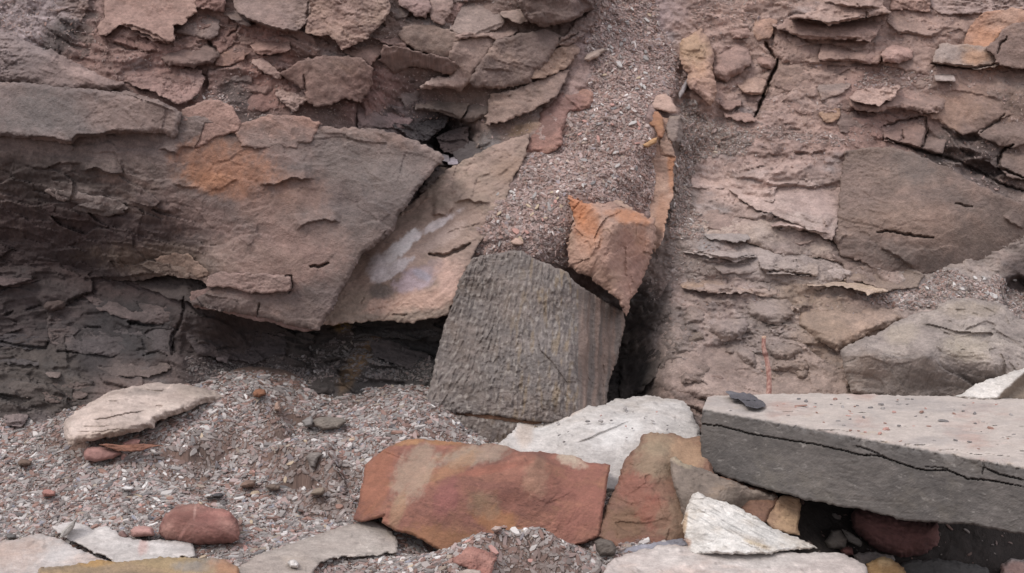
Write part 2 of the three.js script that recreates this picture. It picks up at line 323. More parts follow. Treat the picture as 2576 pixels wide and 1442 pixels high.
function tone(x, y) {
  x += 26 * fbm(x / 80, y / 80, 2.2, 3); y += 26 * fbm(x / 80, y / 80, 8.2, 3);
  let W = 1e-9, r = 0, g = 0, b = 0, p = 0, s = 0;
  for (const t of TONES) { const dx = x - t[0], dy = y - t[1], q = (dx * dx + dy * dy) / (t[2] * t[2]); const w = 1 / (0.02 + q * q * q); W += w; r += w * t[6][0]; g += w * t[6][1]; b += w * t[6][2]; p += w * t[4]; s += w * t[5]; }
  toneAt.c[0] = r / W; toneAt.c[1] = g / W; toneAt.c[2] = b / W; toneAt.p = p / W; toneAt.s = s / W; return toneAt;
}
const DENTS = [[1130, 340, 70, 45, .16], [1152, 385, 60, 25, .1], [490, 178, 26, 16, .08], [513, 200, 12, 40, .07], [1850, 905, 45, 38, .14], [1800, 890, 40, 22, .06], [2560, 735, 40, 40, .14], [2170, 282, 35, 12, .06], [105, 360, 110, 14, .08], [2070, 125, 60, 14, .05], [1715, 225, 20, 60, .05], [1010, 905, 40, 12, .05], [475, 860, 20, 60, .03], [2470, 425, 60, 22, .12], [2400, 390, 60, 16, .08], [2440, 345, 30, 10, .08], [905, 290, 12, 40, .06]];
function dents(x, y) { let z = 0; for (const d of DENTS) { const u = (x - d[0]) / d[2], v = (y - d[1]) / d[3], q = u * u + v * v; if (q < 1.6) z -= d[4] * (1 - sm(0.2, 1.5, q + 0.5 * noise(x / 16, y / 16, d[0]))); } return z; }
function faceZ(x, y) { // the broken face itself, with its relief
  const z0 = baseZ(x, y), t = tone(x, y), p = at(x, y, z0);
  const mod = 0.25 + 0.75 * sm(-0.3, 0.4, fbm(p[0] * 1.6, p[1] * 1.6, 5.1, 2));
  let z = z0 + 0.05 * fbm(p[0] * 3.1, p[1] * 3.1, p[2] * 3.1, 4, 0.55) + t.s * 0.045 * fbm(p[0] * 5.5, p[1] * 5.5, p[2] * 5.5 + 3, 3, 0.5) + t.s * 0.014 * fbm(p[0] * 14, p[1] * 14, p[2] * 14, 4, 0.62);
  const wx = 0.07 * noise(p[0] * 4, p[1] * 4, 1.3), wy = 0.05 * noise(p[0] * 4, p[1] * 4, 7.3), v = p[1] - 0.5 * p[2];
  const a = BED + 0.16 * noise(p[0] * 0.8, p[1] * 0.8, 3.3), ca = Math.cos(a), sa = Math.sin(a), u1 = (p[0] + wx) * ca - v * sa, v1 = (v + wy) * ca + p[0] * sa;
  z += t.p * mod * (0.06 * plates(u1 * 3.0, v1 * 8.5, 3, .9) + 0.036 * plates(u1 * 7, v1 * 20, 23, 1)) + (0.3 * t.p + 0.7 * t.s) * (0.012 * plates(u1 * 24, v1 * 54, 43, 1) + .006 * plates(u1 * 60, v1 * 120, 47, 1));
  return z + lines(x + 3.5 * noise(x / 14, y / 14, 3), y + 3.5 * noise(x / 14, y / 14, 8)) + dents(x, y);
}
// cracks: course, half-width and depth
crack('C 720,440 705,500 665,580 625,680 585,790 550,880', 5, .12);
crack('C 620,320 660,380 700,450', 5, .09); crack('C 1385,80 1390,140', 2.5, .03);
crack('F 1460,320 1540,300 1700,330 1900,355', 3.5, .045); crack('F 2060,95 2180,122', 3, .03);
crack('C 1880,480 2050,500 2200,515 2380,480', 4, .05); crack('C 2370,410 2400,330 2450,280', 3, .04);
crack('C 2250,1000 2380,910 2440,850', 3, .04); crack('C 1760,680 2040,640', 0.1, 0);
crack('C 1530,1050 1700,1100 1900,1165 2100,1230 2240,1300 2400,1390 2575,1440', 5, .07);
crack('C 1660,980 1665,1060', 2.5, .03); crack('C 1840,880 1835,1000 1810,1110', 3.5, .05); crack('C 2575,1340 2490,1310 2400,1270 2380,1230 2420,1130 2500,1090', 4, .07);
crack('C 330,1330 500,1290 700,1230 830,1200', 1.8, .015); crack('F 400,510 480,490 550,485', 2.5, .03); crack('F 640,605 760,610 980,640', 3, .04); crack('F 240,550 330,535', 2, .02);
crack('C 1500,960 1650,910 1820,880', 3, .05);
crack('E 660,480 780,490 860,460 970,400', 6, .05); crack('E 370,930 500,940', 2, .02); crack('E 790,330 860,290 1000,260', 2, .012); crack('E 140,870 170,800', 2, .012); crack('E 180,910 330,880', 1.6, .01);
crack('B 1640,330 1780,260 1790,240', 3, .03); crack('D 1940,950 1960,840', 2.5, .03); crack('D 2150,640 2200,640 2200,740 2180,770', 2.5, .03);
crack('D 1380,800 1390,900 1350,1020 1290,1100 1300,1240', 5, .035); crack('D 640,1030 760,1030', 2, .03); crack('D 1080,1240 1190,1220 1260,1245', 3, .035); crack('D 1640,1190 1780,1180', 3, .035); crack('D 430,1210 560,1220', 3, .03);
crack('D 0,1140 200,1180 340,1190 370,1120', 5, .04); crack('D 960,990 1080,1010 1210,1010', 4, .05); crack('D 200,900 330,860', 3, .03); crack('D 30,940 100,910', 4, .04);
crack('D 2340,570 2400,572 2480,545', 4.5, .05);
crack('A 1700,280 1790,230 1800,190', 2.5, .03); crack('A 2330,0 2320,90 2310,150', 2.5, .03); crack('A 1560,300 1640,390', 4, .05); crack('A 2290,560 2310,700', 3, .03);
// ledges: the upper side stands proud and fades out over the reach
ledge('A 900,170 1000,200 1130,240 1250,310', .035, 22); ledge('A 800,290 950,345 1080,385 1240,400', .04, 30); ledge('A 1740,80 1880,150 2120,225 2240,235', .04, 30); ledge('A 1890,160 2060,230 2260,240', .03, 20);
ledge('D 470,60 560,100 640,130 800,165', .05, 34); ledge('A 1300,1390 1400,1420 1500,1410', .02, 24); ledge('A 1950,1400 2100,1395 2200,1345 2290,1360 2370,1350', .045, 50); ledge('D 2230,300 2330,240 2450,222 2575,240', .03, 44);
ledge('A 0,1000 180,1040 330,1030 540,1080 570,1020 740,1020 870,990 1040,1000 1200,1040', .06, 40); ledge('A 600,1300 720,1270 830,1320 930,1310', .06, 36); ledge('A 180,1250 330,1280 450,1230 620,1240', .03, 30); ledge('D 950,70 1060,110 1200,140 1330,180', .04, 30);
ledge('D 600,660 900,655 1100,625 1300,650', .05, 40); ledge('D 0,730 150,700 290,650', .05, 30); ledge('D 1330,1000 1500,1020 1680,1040', .02, 24); ledge('D 260,800 330,880 380,980', .03, 30);
ledge('A 940,720 1100,760 1210,800 1330,850', .02, 24); ledge('A 1200,1120 1300,1150 1340,1180', .03, 22);
ledge('C 760,210 880,272 1050,285 1250,282 1420,300', .02, 24); ledge('C 810,130 950,160 1110,178 1380,122', .035, 26); ledge('C 1040,450 1280,452 1410,480', .03, 22); ledge('C 1040,10 1240,50 1480,65', .03, 20);
ledge('C 1150,20 1240,50 1500,60', .04, 22); ledge('C 1930,690 2130,690 2300,730 2440,760', .015, 20); ledge('C 1500,270 1700,240 1870,280 2000,210 2080,220', .02, 24); ledge('C 950,740 1020,720', .03, 14); ledge('C 440,700 600,710', .03, 20);
ledge('C 830,1140 960,1160 1100,1130', .04, 24); ledge('C 1120,1180 1200,1190 1260,1130', .02, 20); ledge('C 330,1340 520,1345 700,1410', .03, 30); ledge('C 680,1410 800,1400 1000,1420 1180,1380', .03, 26);
ledge('F 660,280 800,270 860,280 1000,310 1120,330', .04, 30); ledge('F 1180,400 1200,360 1250,330', .02, 14); ledge('F 1060,210 1080,260 1100,275', .03, 16); ledge('F 0,450 150,470 280,500 400,515 560,495', .04, 22); ledge('F 570,510 590,590 690,615', .04, 20);
ledge('F 100,520 250,545 340,560', .03, 20); ledge('F 1480,430 1600,480 1760,600', .03, 36); ledge('F 1180,1190 1400,1185 1600,1180 1780,1185', .03, 22); ledge('F 870,920 900,880 960,870', .03, 20); ledge('F 2420,190 2480,250 2575,290', .03, 24);
ledge('B 590,640 700,660 800,660 900,670', .03, 16); ledge('B 560,820 700,830 800,850 900,890', .03, 18); ledge('B 870,270 1000,260 1100,220 1250,160', .015, 16); ledge('B 1150,450 1250,480 1350,470', .012, 20); ledge('B 1040,530 1200,525 1300,545', .015, 20);
ledge('E 680,180 800,190 860,100', .03, 24); ledge('E 850,100 960,60 1000,90 1130,85', .03, 20); ledge('E 420,200 600,100 700,20', .015, 20);

const cliff = new THREE.Group(); cliff.name = 'cliff'; scene.add(cliff);
tag(cliff, 'red brown and grey sandstone cliff of broken ledges filling the background', null, null, 'structure');
{
  const line = (a, b, st, far, n) => { const r = []; for (let x = a; x <= b; x += st) r.push(x); let s = st, x = r[r.length - 1]; for (let i = 0; i < n; i++) { s *= 1.17; x += s; r.push(x); } s = st; x = a; for (let i = 0; i < n; i++) { s *= 1.17; x -= s; r.unshift(x); } return r; };
  const xs = line(-60, 2636, 3.4, 0, 36), ys = line(-50, 1180, 3.4, 0, 36).filter((y, i, r) => y < 1330);
  const pos = [], col = [], uv = [], idx = [], p = [], nx = xs.length, c = [0, 0, 0];
  for (const y of ys) for (const x of xs) {
    at(x, y, faceZ(x, y), p); pos.push(p[0], p[1], p[2]); uv.push(p[0] * 1.4, (p[1] - 0.8 * p[2]) * 1.4);
    const t = tone(x, y), u = (p[0] * cB - p[1] * sB), v = p[1] * cB + p[0] * sB;
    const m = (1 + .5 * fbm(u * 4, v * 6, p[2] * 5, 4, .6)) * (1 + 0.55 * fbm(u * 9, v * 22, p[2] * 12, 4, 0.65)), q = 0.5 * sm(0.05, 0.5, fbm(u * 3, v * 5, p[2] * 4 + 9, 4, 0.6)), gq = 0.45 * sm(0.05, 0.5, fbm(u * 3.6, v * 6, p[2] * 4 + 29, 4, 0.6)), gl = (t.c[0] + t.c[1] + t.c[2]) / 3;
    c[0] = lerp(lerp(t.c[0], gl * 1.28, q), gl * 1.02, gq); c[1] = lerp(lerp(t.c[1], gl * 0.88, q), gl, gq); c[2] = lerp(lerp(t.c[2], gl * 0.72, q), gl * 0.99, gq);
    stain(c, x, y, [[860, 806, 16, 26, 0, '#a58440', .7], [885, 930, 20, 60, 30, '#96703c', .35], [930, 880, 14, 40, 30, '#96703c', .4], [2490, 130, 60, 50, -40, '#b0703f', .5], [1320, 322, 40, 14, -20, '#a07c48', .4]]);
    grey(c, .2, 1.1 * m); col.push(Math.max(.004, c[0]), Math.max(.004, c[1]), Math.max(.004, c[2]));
  }
  for (let j = 0; j < ys.length - 1; j++) for (let i = 0; i < nx - 1; i++) { const a = j * nx + i; if ((i + j) & 1) idx.push(a, a + nx, a + 1, a + 1, a + nx, a + nx + 1); else idx.push(a, a + nx, a + nx + 1, a, a + nx + 1, a + 1); }
  const g = new THREE.BufferGeometry();
  g.setAttribute('position', new THREE.Float32BufferAttribute(pos, 3)); g.setAttribute('color', new THREE.Float32BufferAttribute(col, 3)); g.setAttribute('uv', new THREE.Float32BufferAttribute(uv, 2)); g.setIndex(idx); g.computeVertexNormals();
  const m = new THREE.Mesh(g, rockMat); m.name = 'rock_face'; m.castShadow = m.receiveShadow = true; cliff.add(m); tris += idx.length / 3;
}
const tiltR = mulberry(4);
// a block of the cliff: follows the face behind it at a given offset, or its own measured depths (q)
function slab(o, off, c, x = {}) {
  const P = pts(o); let cx = 0, cy = 0; for (const [a, b] of P) { cx += a / P.length; cy += b / P.length; }
  const tx = (x.t ? x.t[0] : (tiltR() - .5) * .06) / 100, ty = (x.t ? x.t[1] : (tiltR() - .4) * .06) / 100, q = x.q ? surface(x.q, 50) : null;
  const y0 = Math.min(...P.map(p => p[1])), y1 = Math.max(...P.map(p => p[1])), x0 = P[0][0];
  const sit = (px, py) => off * (x.top || off > .22 ? .8 : lerp(-.08, .6, sm(0, .8, (py - y0) / (y1 - y0)))) + .035 * fbm(px / 70, py / 70, x0, 3) - .022;
  const m = buildRock({ outline: P, c, j: 6, grow: 4, ds: .2, b: 4, bd: .008, cf: (c, px, py) => { const t = tone(px, py), w = off ? .42 : 0, m = .55 + .45 * (c[0] + c[1] + c[2]) / (t.c[0] + t.c[1] + t.c[2]); for (let k = 0; k < 3; k++) c[k] = lerp(c[k], t.c[k] * m, w); }, th: off > 0.15 ? .3 : .22, zf: (px, py) => (q ? q(px, py) : baseZ(px, py) + sit(px, py)) + tx * (px - cx) + ty * (py - cy), ...x });
  m.name = numbered(x.name || 'rock_slab'); if (x.label) m.userData.label = x.label; cliff.add(m); return m;
}
const TAN = ['#9b8072', '#8d7165', '#a58a78'], BROWN = ['#806a5e', '#735e54', '#8d6b57'], RED = ['#936c5f', '#835d52', '#9d7a6a'], GREY = ['#7d706a', '#6d615b', '#877263'], PINK = ['#a2806f', '#937164', '#ad8e7d'], PALE = ['#a99284', '#9c8376', '#b7a294'], ORANGE = ['#a2704f', '#8f6048', '#ad7a50'], DARK = ['#4e4543', '#5a4f4c', '#5e463f'];
// upper left
slab('A 0,260 60,255 130,300 240,350 390,390 500,450 600,500 720,560 800,600 930,640 790,690 660,660 560,690 400,670 250,640 130,610 0,580', .24, ['#7b6860', '#87736a', '#9b857a'], { t: [0, .05], b: 22, bd: .05, k: 'platy' });
slab('A 180,20 250,0 660,0 650,60 600,100 640,110 580,170 470,120 330,60 250,70', .08, BROWN, { k: 'platy' });
slab('A 180,90 330,60 470,120 600,200 760,300 700,400 620,430 470,390 330,330 270,250', .03, ['#574b46', '#655750', '#7b6a5f'], { k: 'platy', n: { p: .045, px: .012 } });
slab('A 780,0 1480,0 1470,90 1410,130 1390,170 1300,180 1310,240 1300,300 1250,310 1100,240 900,170 820,250 760,260 750,200 800,100', .13, ['#9d7d6c', '#91705f', '#ab8b74'], { top: 1, t: [0, .06] });
slab('A 880,175 1000,190 1130,230 1310,250 1300,300 1250,320 1150,300 1000,230', .16, TAN);
slab('A 800,260 900,190 1150,310 1260,380 1240,400 1080,380 950,340 800,290', .08, RED);
slab('A 1220,440 1400,350 1560,310 1630,350 1640,420 1580,470 1440,500 1280,480', .17, BROWN, { b: 14, bd: .03 });
slab('A 690,360 850,320 1050,360 1230,440 1430,510 1350,570 1500,520 1530,600 1490,690 1420,760 1340,770 1200,700 1050,650 900,600 760,500', .05, ['#94756a', '#86655a', '#a0867c'], { k: 'soil', t: [0, .1] });
slab('A 1500,0 1710,0 1690,80 1600,60 1490,40', .16, RED); slab('A 1730,20 1880,130 1890,190 1830,180 1700,100 1690,60', .12, GREY);
slab('A 1740,0 2340,0 2330,60 2310,140 2240,230 2120,220 1960,170 1880,140 1780,60', .16, ['#8b786d', '#7c6a60', '#97806f'], { top: 1, k: 'platy', n: { p: .02 }, t: [0, .06] });
slab('Z 783,0 968,0 978,17 970,43 942,73 918,97 878,113 860,125 845,100 828,82 808,87 772,80 770,47 780,20', .18, ['#997c6d', '#8d6e5e', '#a4866f'], { top: 1, t: [.02, .05] });
slab('A 1400,130 1500,80 1650,160 1640,250 1560,300 1400,250 1320,230 1320,190 1390,180', .06, GREY); slab('A 1600,150 1700,110 1820,170 1800,250 1750,330 1640,390 1600,310 1660,250', .08, RED);
slab('A 1640,400 1740,330 1860,270 1900,330 1830,440 1720,490 1640,480', .08, ['#94705f', '#87675a', '#a67551']); slab('A 1880,280 1980,320 2180,320 2180,370 2050,410 1960,400 1900,330', .14, PINK);
slab('A 1870,330 1950,420 2060,510 2110,570 2090,595 1980,525 1900,470', .12, PALE); slab('A 2080,640 2130,590 2230,620 2310,690 2340,740 2250,790 2240,830 2160,790 2100,720', .14, PALE, { k: 'platy' });
slab('Z 707,187 750,160 780,147 858,142 905,152 936,172 932,212 922,236 905,252 858,243 830,262 800,268 775,250 772,228 735,200', .17, ['#8a6e5f', '#7d6356', '#99785f'], { top: 1, k: 'smooth', t: [0, -.02] });
slab('A 1900,600 2080,640 2100,740 2150,800 2000,830 1880,820', .05, RED, { k: 'soil' }); slab('A 1650,520 1780,500 1900,560 1880,640 1760,650 1650,600', .05, GREY);
slab('A 2180,320 2400,260 2575,330 2575,420 2340,430 2200,400', .02, ['#87594f', '#7d6458', '#6b5a52'], { k: 'soil' });
// the great block on the left and its layers
const BLOCK = [[0, 230, -.05], [0, 345, .0], [250, 300, .08], [450, 300, .12], [800, 330, .13], [1100, 395, .04], [1050, 450, .12], [980, 560, .22], [800, 800, .27], [600, 600, .2], [560, 420, .19], [300, 470, .08], [150, 480, -.05], [0, 500, -.2], [100, 600, -.3], [300, 640, -.14], [250, 700, -.4], [420, 690, -.08], [500, 745, .12], [0, 690, -.45]];
const blockZ = surface(BLOCK, 50);
slab('Z 0,205 90,215 160,228 250,232 330,235 400,258 450,285 500,290 560,315 640,330 700,322 790,318 850,325 960,330 1040,355 1110,390 1112,398 1060,460 1000,540 992,572 965,600 905,640 880,690 840,760 800,828 740,815 660,795 590,782 540,778 480,762 520,740 560,720 500,700 420,690 350,702 250,705 170,715 100,700 0,720', 0, ['#7c695f', '#6d5c55', '#846a5c'],
  { q: BLOCK, t: [0, 0], n: { f: .045, ff: 3, p: .035, pu: 2.2, pv: 4.5, px: .004 }, mot: .62, th: .5, b: 12, bd: .02, fn: (px, py, p) => { const w = sm(620, 330, px + .5 * (560 - py)) * sm(370, 470, py); return w < .01 ? 0 : w * (.05 * plates(p[0] * 3 + .3 * noise(p[0] * 5, p[1] * 5, 2), (p[1] + .22 * p[0]) * 9 + .3 * noise(p[0] * 5, p[1] * 5, 6), 77, 1) + .018 * plates(p[0] * 9 + .5 * noise(p[0] * 9, p[1] * 9, 4), p[1] * 26 + p[0] * 5, 78, 1) + .05 * fbm(p[0] * 4, p[1] * 9, 3, 5, .6)); }, name: 'great_block', label: 'great smooth brown block jutting out over the dark recess',
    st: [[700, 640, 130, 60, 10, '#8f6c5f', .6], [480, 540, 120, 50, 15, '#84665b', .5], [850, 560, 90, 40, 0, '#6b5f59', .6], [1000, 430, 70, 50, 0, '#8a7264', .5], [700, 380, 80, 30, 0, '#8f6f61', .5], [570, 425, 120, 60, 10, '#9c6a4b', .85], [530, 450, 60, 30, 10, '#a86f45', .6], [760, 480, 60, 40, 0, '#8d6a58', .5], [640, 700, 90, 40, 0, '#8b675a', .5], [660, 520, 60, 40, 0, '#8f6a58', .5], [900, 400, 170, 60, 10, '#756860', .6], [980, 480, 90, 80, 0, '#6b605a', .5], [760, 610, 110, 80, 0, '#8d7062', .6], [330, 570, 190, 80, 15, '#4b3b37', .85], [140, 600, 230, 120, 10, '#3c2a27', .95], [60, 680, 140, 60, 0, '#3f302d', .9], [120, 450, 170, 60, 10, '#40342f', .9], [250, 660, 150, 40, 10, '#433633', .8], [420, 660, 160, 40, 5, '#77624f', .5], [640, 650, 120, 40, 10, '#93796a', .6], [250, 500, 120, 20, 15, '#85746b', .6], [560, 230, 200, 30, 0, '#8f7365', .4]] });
const overBlock = (o, d, c, x = {}) => slab(o, 0, c, { q: BLOCK.map(b => [b[0], b[1], b[2] + d]), t: [0, 0], th: .12, k: 'smooth', ...x });
overBlock('Z 0,205 90,215 250,232 400,258 450,285 447,330 440,345 410,330 300,330 250,340 185,345 180,357 80,345 0,335', .07, ['#78675f', '#6c5d57', '#836d62'], { b: 14, bd: .03, st: [[330, 290, 120, 50, 10, '#836a5e', .6], [110, 290, 100, 50, 0, '#6c645f', .6]] });
overBlock('A 1480,790 1600,760 1750,810 1760,850 1820,930 1810,980 1680,1010 1560,1070 1540,1090 1400,1110 1330,1070 1350,1030 1420,1010 1370,900 1390,840', .012, ['#987565', '#8c6b5d', '#a17c66'], { bd: .02 });
overBlock('A 2030,880 2280,890 2400,930 2390,970 2330,1060 2230,1070 2240,1110 2120,1090 1960,1110 1830,1080 1790,1020 1830,940', .012, ['#917264', '#7d695f', '#a07864']);
overBlock('D 1580,650 1640,620 1900,630 2060,640 2180,660 2190,740 2120,745 1980,760 1900,760 1780,730 1640,710 1560,700', .05, ['#8f7468', '#84695e', '#9a8072']);
overBlock('D 1450,770 1640,720 1900,770 2110,745 2420,840 2430,960 2390,1040 2240,1040 2100,1000 1970,970 1900,950 1750,930 1640,890 1480,870 1440,820', -.05, ['#80655c', '#715850', '#8a6c5f'], { th: .4 });
overBlock('D 340,0 480,0 640,30 800,60 960,120 900,140 800,100 640,60 560,50 470,60', .03, ['#82726a', '#776860', '#8d7b70']);
overBlock('D 560,120 700,90 860,120 920,160 800,175 640,150', .03, ['#6f615b', '#65574f']);
overBlock('D 1180,520 1300,480 1400,490 1500,560 1580,620 1540,640 1400,600 1240,590', .03, ['#846a58', '#786053', '#907458']);
// the dark recess
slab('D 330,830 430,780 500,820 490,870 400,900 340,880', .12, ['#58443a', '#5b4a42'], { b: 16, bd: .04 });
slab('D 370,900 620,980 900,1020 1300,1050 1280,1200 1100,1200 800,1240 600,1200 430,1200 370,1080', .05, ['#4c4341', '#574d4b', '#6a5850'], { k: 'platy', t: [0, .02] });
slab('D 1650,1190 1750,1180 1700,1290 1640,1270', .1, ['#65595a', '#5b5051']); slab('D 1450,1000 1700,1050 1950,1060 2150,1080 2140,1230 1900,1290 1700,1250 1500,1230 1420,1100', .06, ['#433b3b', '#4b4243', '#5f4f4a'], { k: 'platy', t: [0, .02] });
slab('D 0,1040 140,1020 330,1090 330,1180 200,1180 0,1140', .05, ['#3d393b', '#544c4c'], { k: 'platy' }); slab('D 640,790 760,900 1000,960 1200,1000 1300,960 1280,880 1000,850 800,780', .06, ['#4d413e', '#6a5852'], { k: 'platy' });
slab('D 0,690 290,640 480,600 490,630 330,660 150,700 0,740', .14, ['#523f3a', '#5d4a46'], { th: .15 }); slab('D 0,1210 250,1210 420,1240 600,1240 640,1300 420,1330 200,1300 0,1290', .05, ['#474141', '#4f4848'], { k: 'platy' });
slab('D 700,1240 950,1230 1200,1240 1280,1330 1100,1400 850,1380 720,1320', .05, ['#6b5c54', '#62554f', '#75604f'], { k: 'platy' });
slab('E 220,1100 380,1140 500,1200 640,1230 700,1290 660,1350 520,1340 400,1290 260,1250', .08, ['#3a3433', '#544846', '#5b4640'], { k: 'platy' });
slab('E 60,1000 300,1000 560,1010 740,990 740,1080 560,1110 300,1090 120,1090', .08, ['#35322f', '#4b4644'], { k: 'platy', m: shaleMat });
slab('G 40,260 150,200 220,200 190,290 160,330 60,320', .1, ['#8e7a74', '#826f68'], { j: 3 }); slab('G 160,60 270,40 290,90 210,110', .08, ['#7f6a60', '#745f56'], { j: 3 });
slab('D 330,1350 400,1340 450,1345 445,1395 380,1400', .1, ['#857269', '#79675f'], { j: 3 }); slab('G 320,40 560,0 700,10 620,110 500,150 360,140', .03, ['#6f5a50', '#67544c'], { k: 'soil' });
// upper middle
slab('B 360,40 420,30 510,90 490,120 420,140 370,100', .1, GREY); slab('B 430,0 660,0 660,60 630,120 560,110 510,80 450,40', .15, ['#a0807a', '#8f7068', '#a88a80']);
slab('B 670,0 850,0 830,60 790,120 750,180 690,150 670,90', .13, TAN); slab('B 850,0 910,20 860,140 810,220 770,210 760,180 800,110', .05, RED);
slab('B 920,0 1300,0 1340,25 1240,40 1200,100 1230,150 1190,200 1000,260 900,250 830,220 870,140', .06, ['#938074', '#857469', '#a08b7b'], { t: [0, .1], k: 'smooth' });
slab('B 1210,100 1260,40 1340,30 1400,150 1370,165 1280,140', .2, ['#a0897a', '#927b6c'], { t: [.05, .06] });
slab('B 1350,30 1400,0 1970,0 1900,60 1800,110 1700,160 1600,190 1480,180 1420,150 1380,90', .28, ['#6f5a50', '#624f47', '#80695a'], { t: [0, -.12], th: .4, b: 10, bd: .03 });
slab('B 20,370 120,310 240,290 340,320 310,380 270,430 220,490 150,440 60,410', .13, PINK); slab('B 280,220 390,240 470,310 480,360 400,340 340,320 250,270', .15, PINK);
slab('B 430,260 470,210 700,200 750,220 880,280 850,330 800,450 700,410 590,370 490,320', .11, ['#8d7564', '#806a5b', '#9b7f68'], { top: 1, k: 'smooth' });
slab('B 320,345 480,370 640,420 720,420 850,480 870,500 840,560 760,540 640,505 520,500 400,540 350,500 290,440', .17, ['#8d7063', '#7c6257', '#977a6c'], { top: 1, t: [.05, -.16], k: 'smooth', th: .35 });
slab('B 400,540 520,508 640,508 830,560 800,600 620,615 420,600', .03, ['#6b5a54', '#5c4e49'], { k: 'smooth' });
slab('B 820,430 850,330 1100,250 1180,290 1160,350 1060,460 1010,530 990,590 940,640 900,670 800,660 600,650 690,600 820,590 860,500', .14, ['#a08778', '#93796b', '#b09a8c'], { top: 1, t: [-.03, .03], k: 'smooth', b: 12, bd: .025 });
slab('B 870,270 1100,210 1250,160 1340,170 1300,250 1190,300 1120,255 900,290', .13, TAN, { k: 'smooth' });
slab('B 980,620 1010,540 1080,440 1170,310 1330,260 1540,230 1650,280 1640,330 1590,390 1540,460 1450,530 1420,600 1380,615 1300,640 1160,660 1020,650', .14, ['#7f6b60', '#736058', '#8c7260'], { top: 1, t: [-.02, 0], k: 'smooth', b: 10, bd: .02 });
slab('B 1640,330 1780,160 1950,60 1880,200 1800,280 1700,330', .1, BROWN, { top: 1 }); slab('B 1430,590 1500,480 1600,400 1740,340 1790,380 1700,500 1560,570', .1, ['#a38268', '#94765f', '#ad8a66'], { top: 1, k: 'smooth', t: [0, .05] });
slab('B 1140,720 1300,690 1560,580 1710,540 1640,700 1560,760 1400,840 1250,900 1110,930 1100,880', .12, ['#957a69', '#866e60', '#a18268'], { top: 1, k: 'smooth', t: [0, .05] });
slab('B 590,690 740,700 840,700 1000,700 960,790 910,870 890,890 800,850 700,830 560,820', .14, ['#8a7767', '#776759', '#97836f'], { k: 'smooth', t: [0, .03], st: [[1120, 256, 20, 14, 0, '#625850', .7]] });
slab('B 1000,690 1050,690 1130,740 1140,790 1100,860 1010,910 920,900 950,830', .14, ['#73655b', '#695b52', '#80685a'], { k: 'smooth', b: 12, bd: .03 });
slab('B 590,600 580,690 550,800 500,810 430,700 420,600', .07, GREY, { k: 'smooth' }); slab('B 230,560 400,600 440,700 500,810 480,880 150,760 190,700', .03, ['#80625a', '#77574f', '#8a7065'], { k: 'soil' });
slab('B 130,780 480,820 530,900 480,960 130,950', .09, ['#86706a', '#786661', '#90706a'], { k: 'smooth' });
slab('B 400,950 550,850 700,830 800,890 760,960 700,1000 640,1060 560,1060 480,1000', .1, ['#4c4645', '#57504e', '#635a57'], { k: 'platy', n: { p: .06, px: .014, pu: 9, pv: 34 }, m: shaleMat });
slab('B 720,1040 940,960 950,1080 880,1140 780,1150', .02, ['#4d3a37', '#433432'], { k: 'platy' }); slab('B 860,1150 960,1080 1120,1100 1060,1170 880,1230', .06, ['#5a5351', '#504947'], { k: 'smooth' });
slab('B 1390,1140 1420,1050 1500,850 1610,740 1680,700 1850,680 1900,740 1880,790 1700,870 1650,1000 1640,1090 1560,1150', .07, ['#9c6650', '#8b5848', '#a97355'], { top: 1, k: 'smooth', t: [.04, .04], b: 14, bd: .03, label: 'orange red slab lying against the scree gully', st: [[1395, 290, 30, 60, 30, '#75534b', .6]] });
// the smooth face left of the fossil trunk
slab('Z 790,812 830,755 900,650 960,605 1000,550 1130,430 1230,375 1330,340 1322,385 1290,440 1270,500 1230,570 1190,630 1170,680 1150,740 1120,790 1080,795 1040,806 960,805 860,810', 0, ['#927868', '#83705f', '#a28675'],
  { q: [[830, 790, .04], [960, 805, .1], [1100, 785, .14], [900, 690, -.04], [1000, 640, .02], [1150, 640, .04], [1200, 590, -.05], [1000, 560, -.16], [1150, 450, -.24], [1320, 360, -.34]], t: [0, 0], k: 'smooth', n: { f: .026, p: .02, pu: 2.5, pv: 8, pa: -.6 }, th: .35, name: 'bedding_face', label: 'smooth tan bedding face with a pale mineral crust beside the fossil trunk', m: smoothMat,
    st: [[1120, 560, 90, 34, -32, '#9a7f6d', .7], [1000, 630, 70, 18, -42, '#d2c8c2', .95, .8], [985, 680, 54, 15, -30, '#c6bab6', .9, .8], [950, 670, 22, 30, 20, '#d3c8c6', .8], [1090, 570, 70, 10, -30, '#cdbfb9', .8, .8], [1110, 600, 60, 16, -30, '#b39a8a', .6], [1040, 705, 50, 26, -20, '#b09ba0', .8, .45], [1080, 680, 40, 20, -30, '#8a7673', .6, 1], [1040, 760, 110, 24, -8, '#b8927c', .85], [1140, 700, 34, 44, -20, '#c09a87', .8], [880, 770, 60, 30, -30, '#84705f', .5], [960, 735, 26, 18, 0, '#5f5550', .6, 1], [1200, 480, 90, 40, -35, '#8c7563', .6], [1280, 420, 40, 30, -30, '#8d7059', .6], [1060, 690, 22, 10, 30, '#8f8f9b', .5]] });
slab('E 690,515 780,480 940,440 1000,470 900,530 760,565', .13, ['#80726c', '#74665f'], { k: 'smooth', t: [0, .1], th: .1 });
slab('B 600,1440 650,1340 730,1240 860,1240 840,1310 760,1400 700,1440', .14, ['#7d695c', '#6e5c51', '#8b7665'], { k: 'smooth', b: 12, bd: .03 }); slab('B 810,1210 860,1190 870,1230 815,1232', .2, ['#aba4ae', '#98929b'], { j: 2, k: 'smooth', b: 3, th: .08 }); slab('B 750,1170 800,1180 805,1215 760,1205', .18, ['#857f85', '#777176'], { j: 2, k: 'smooth', b: 3, th: .08 });
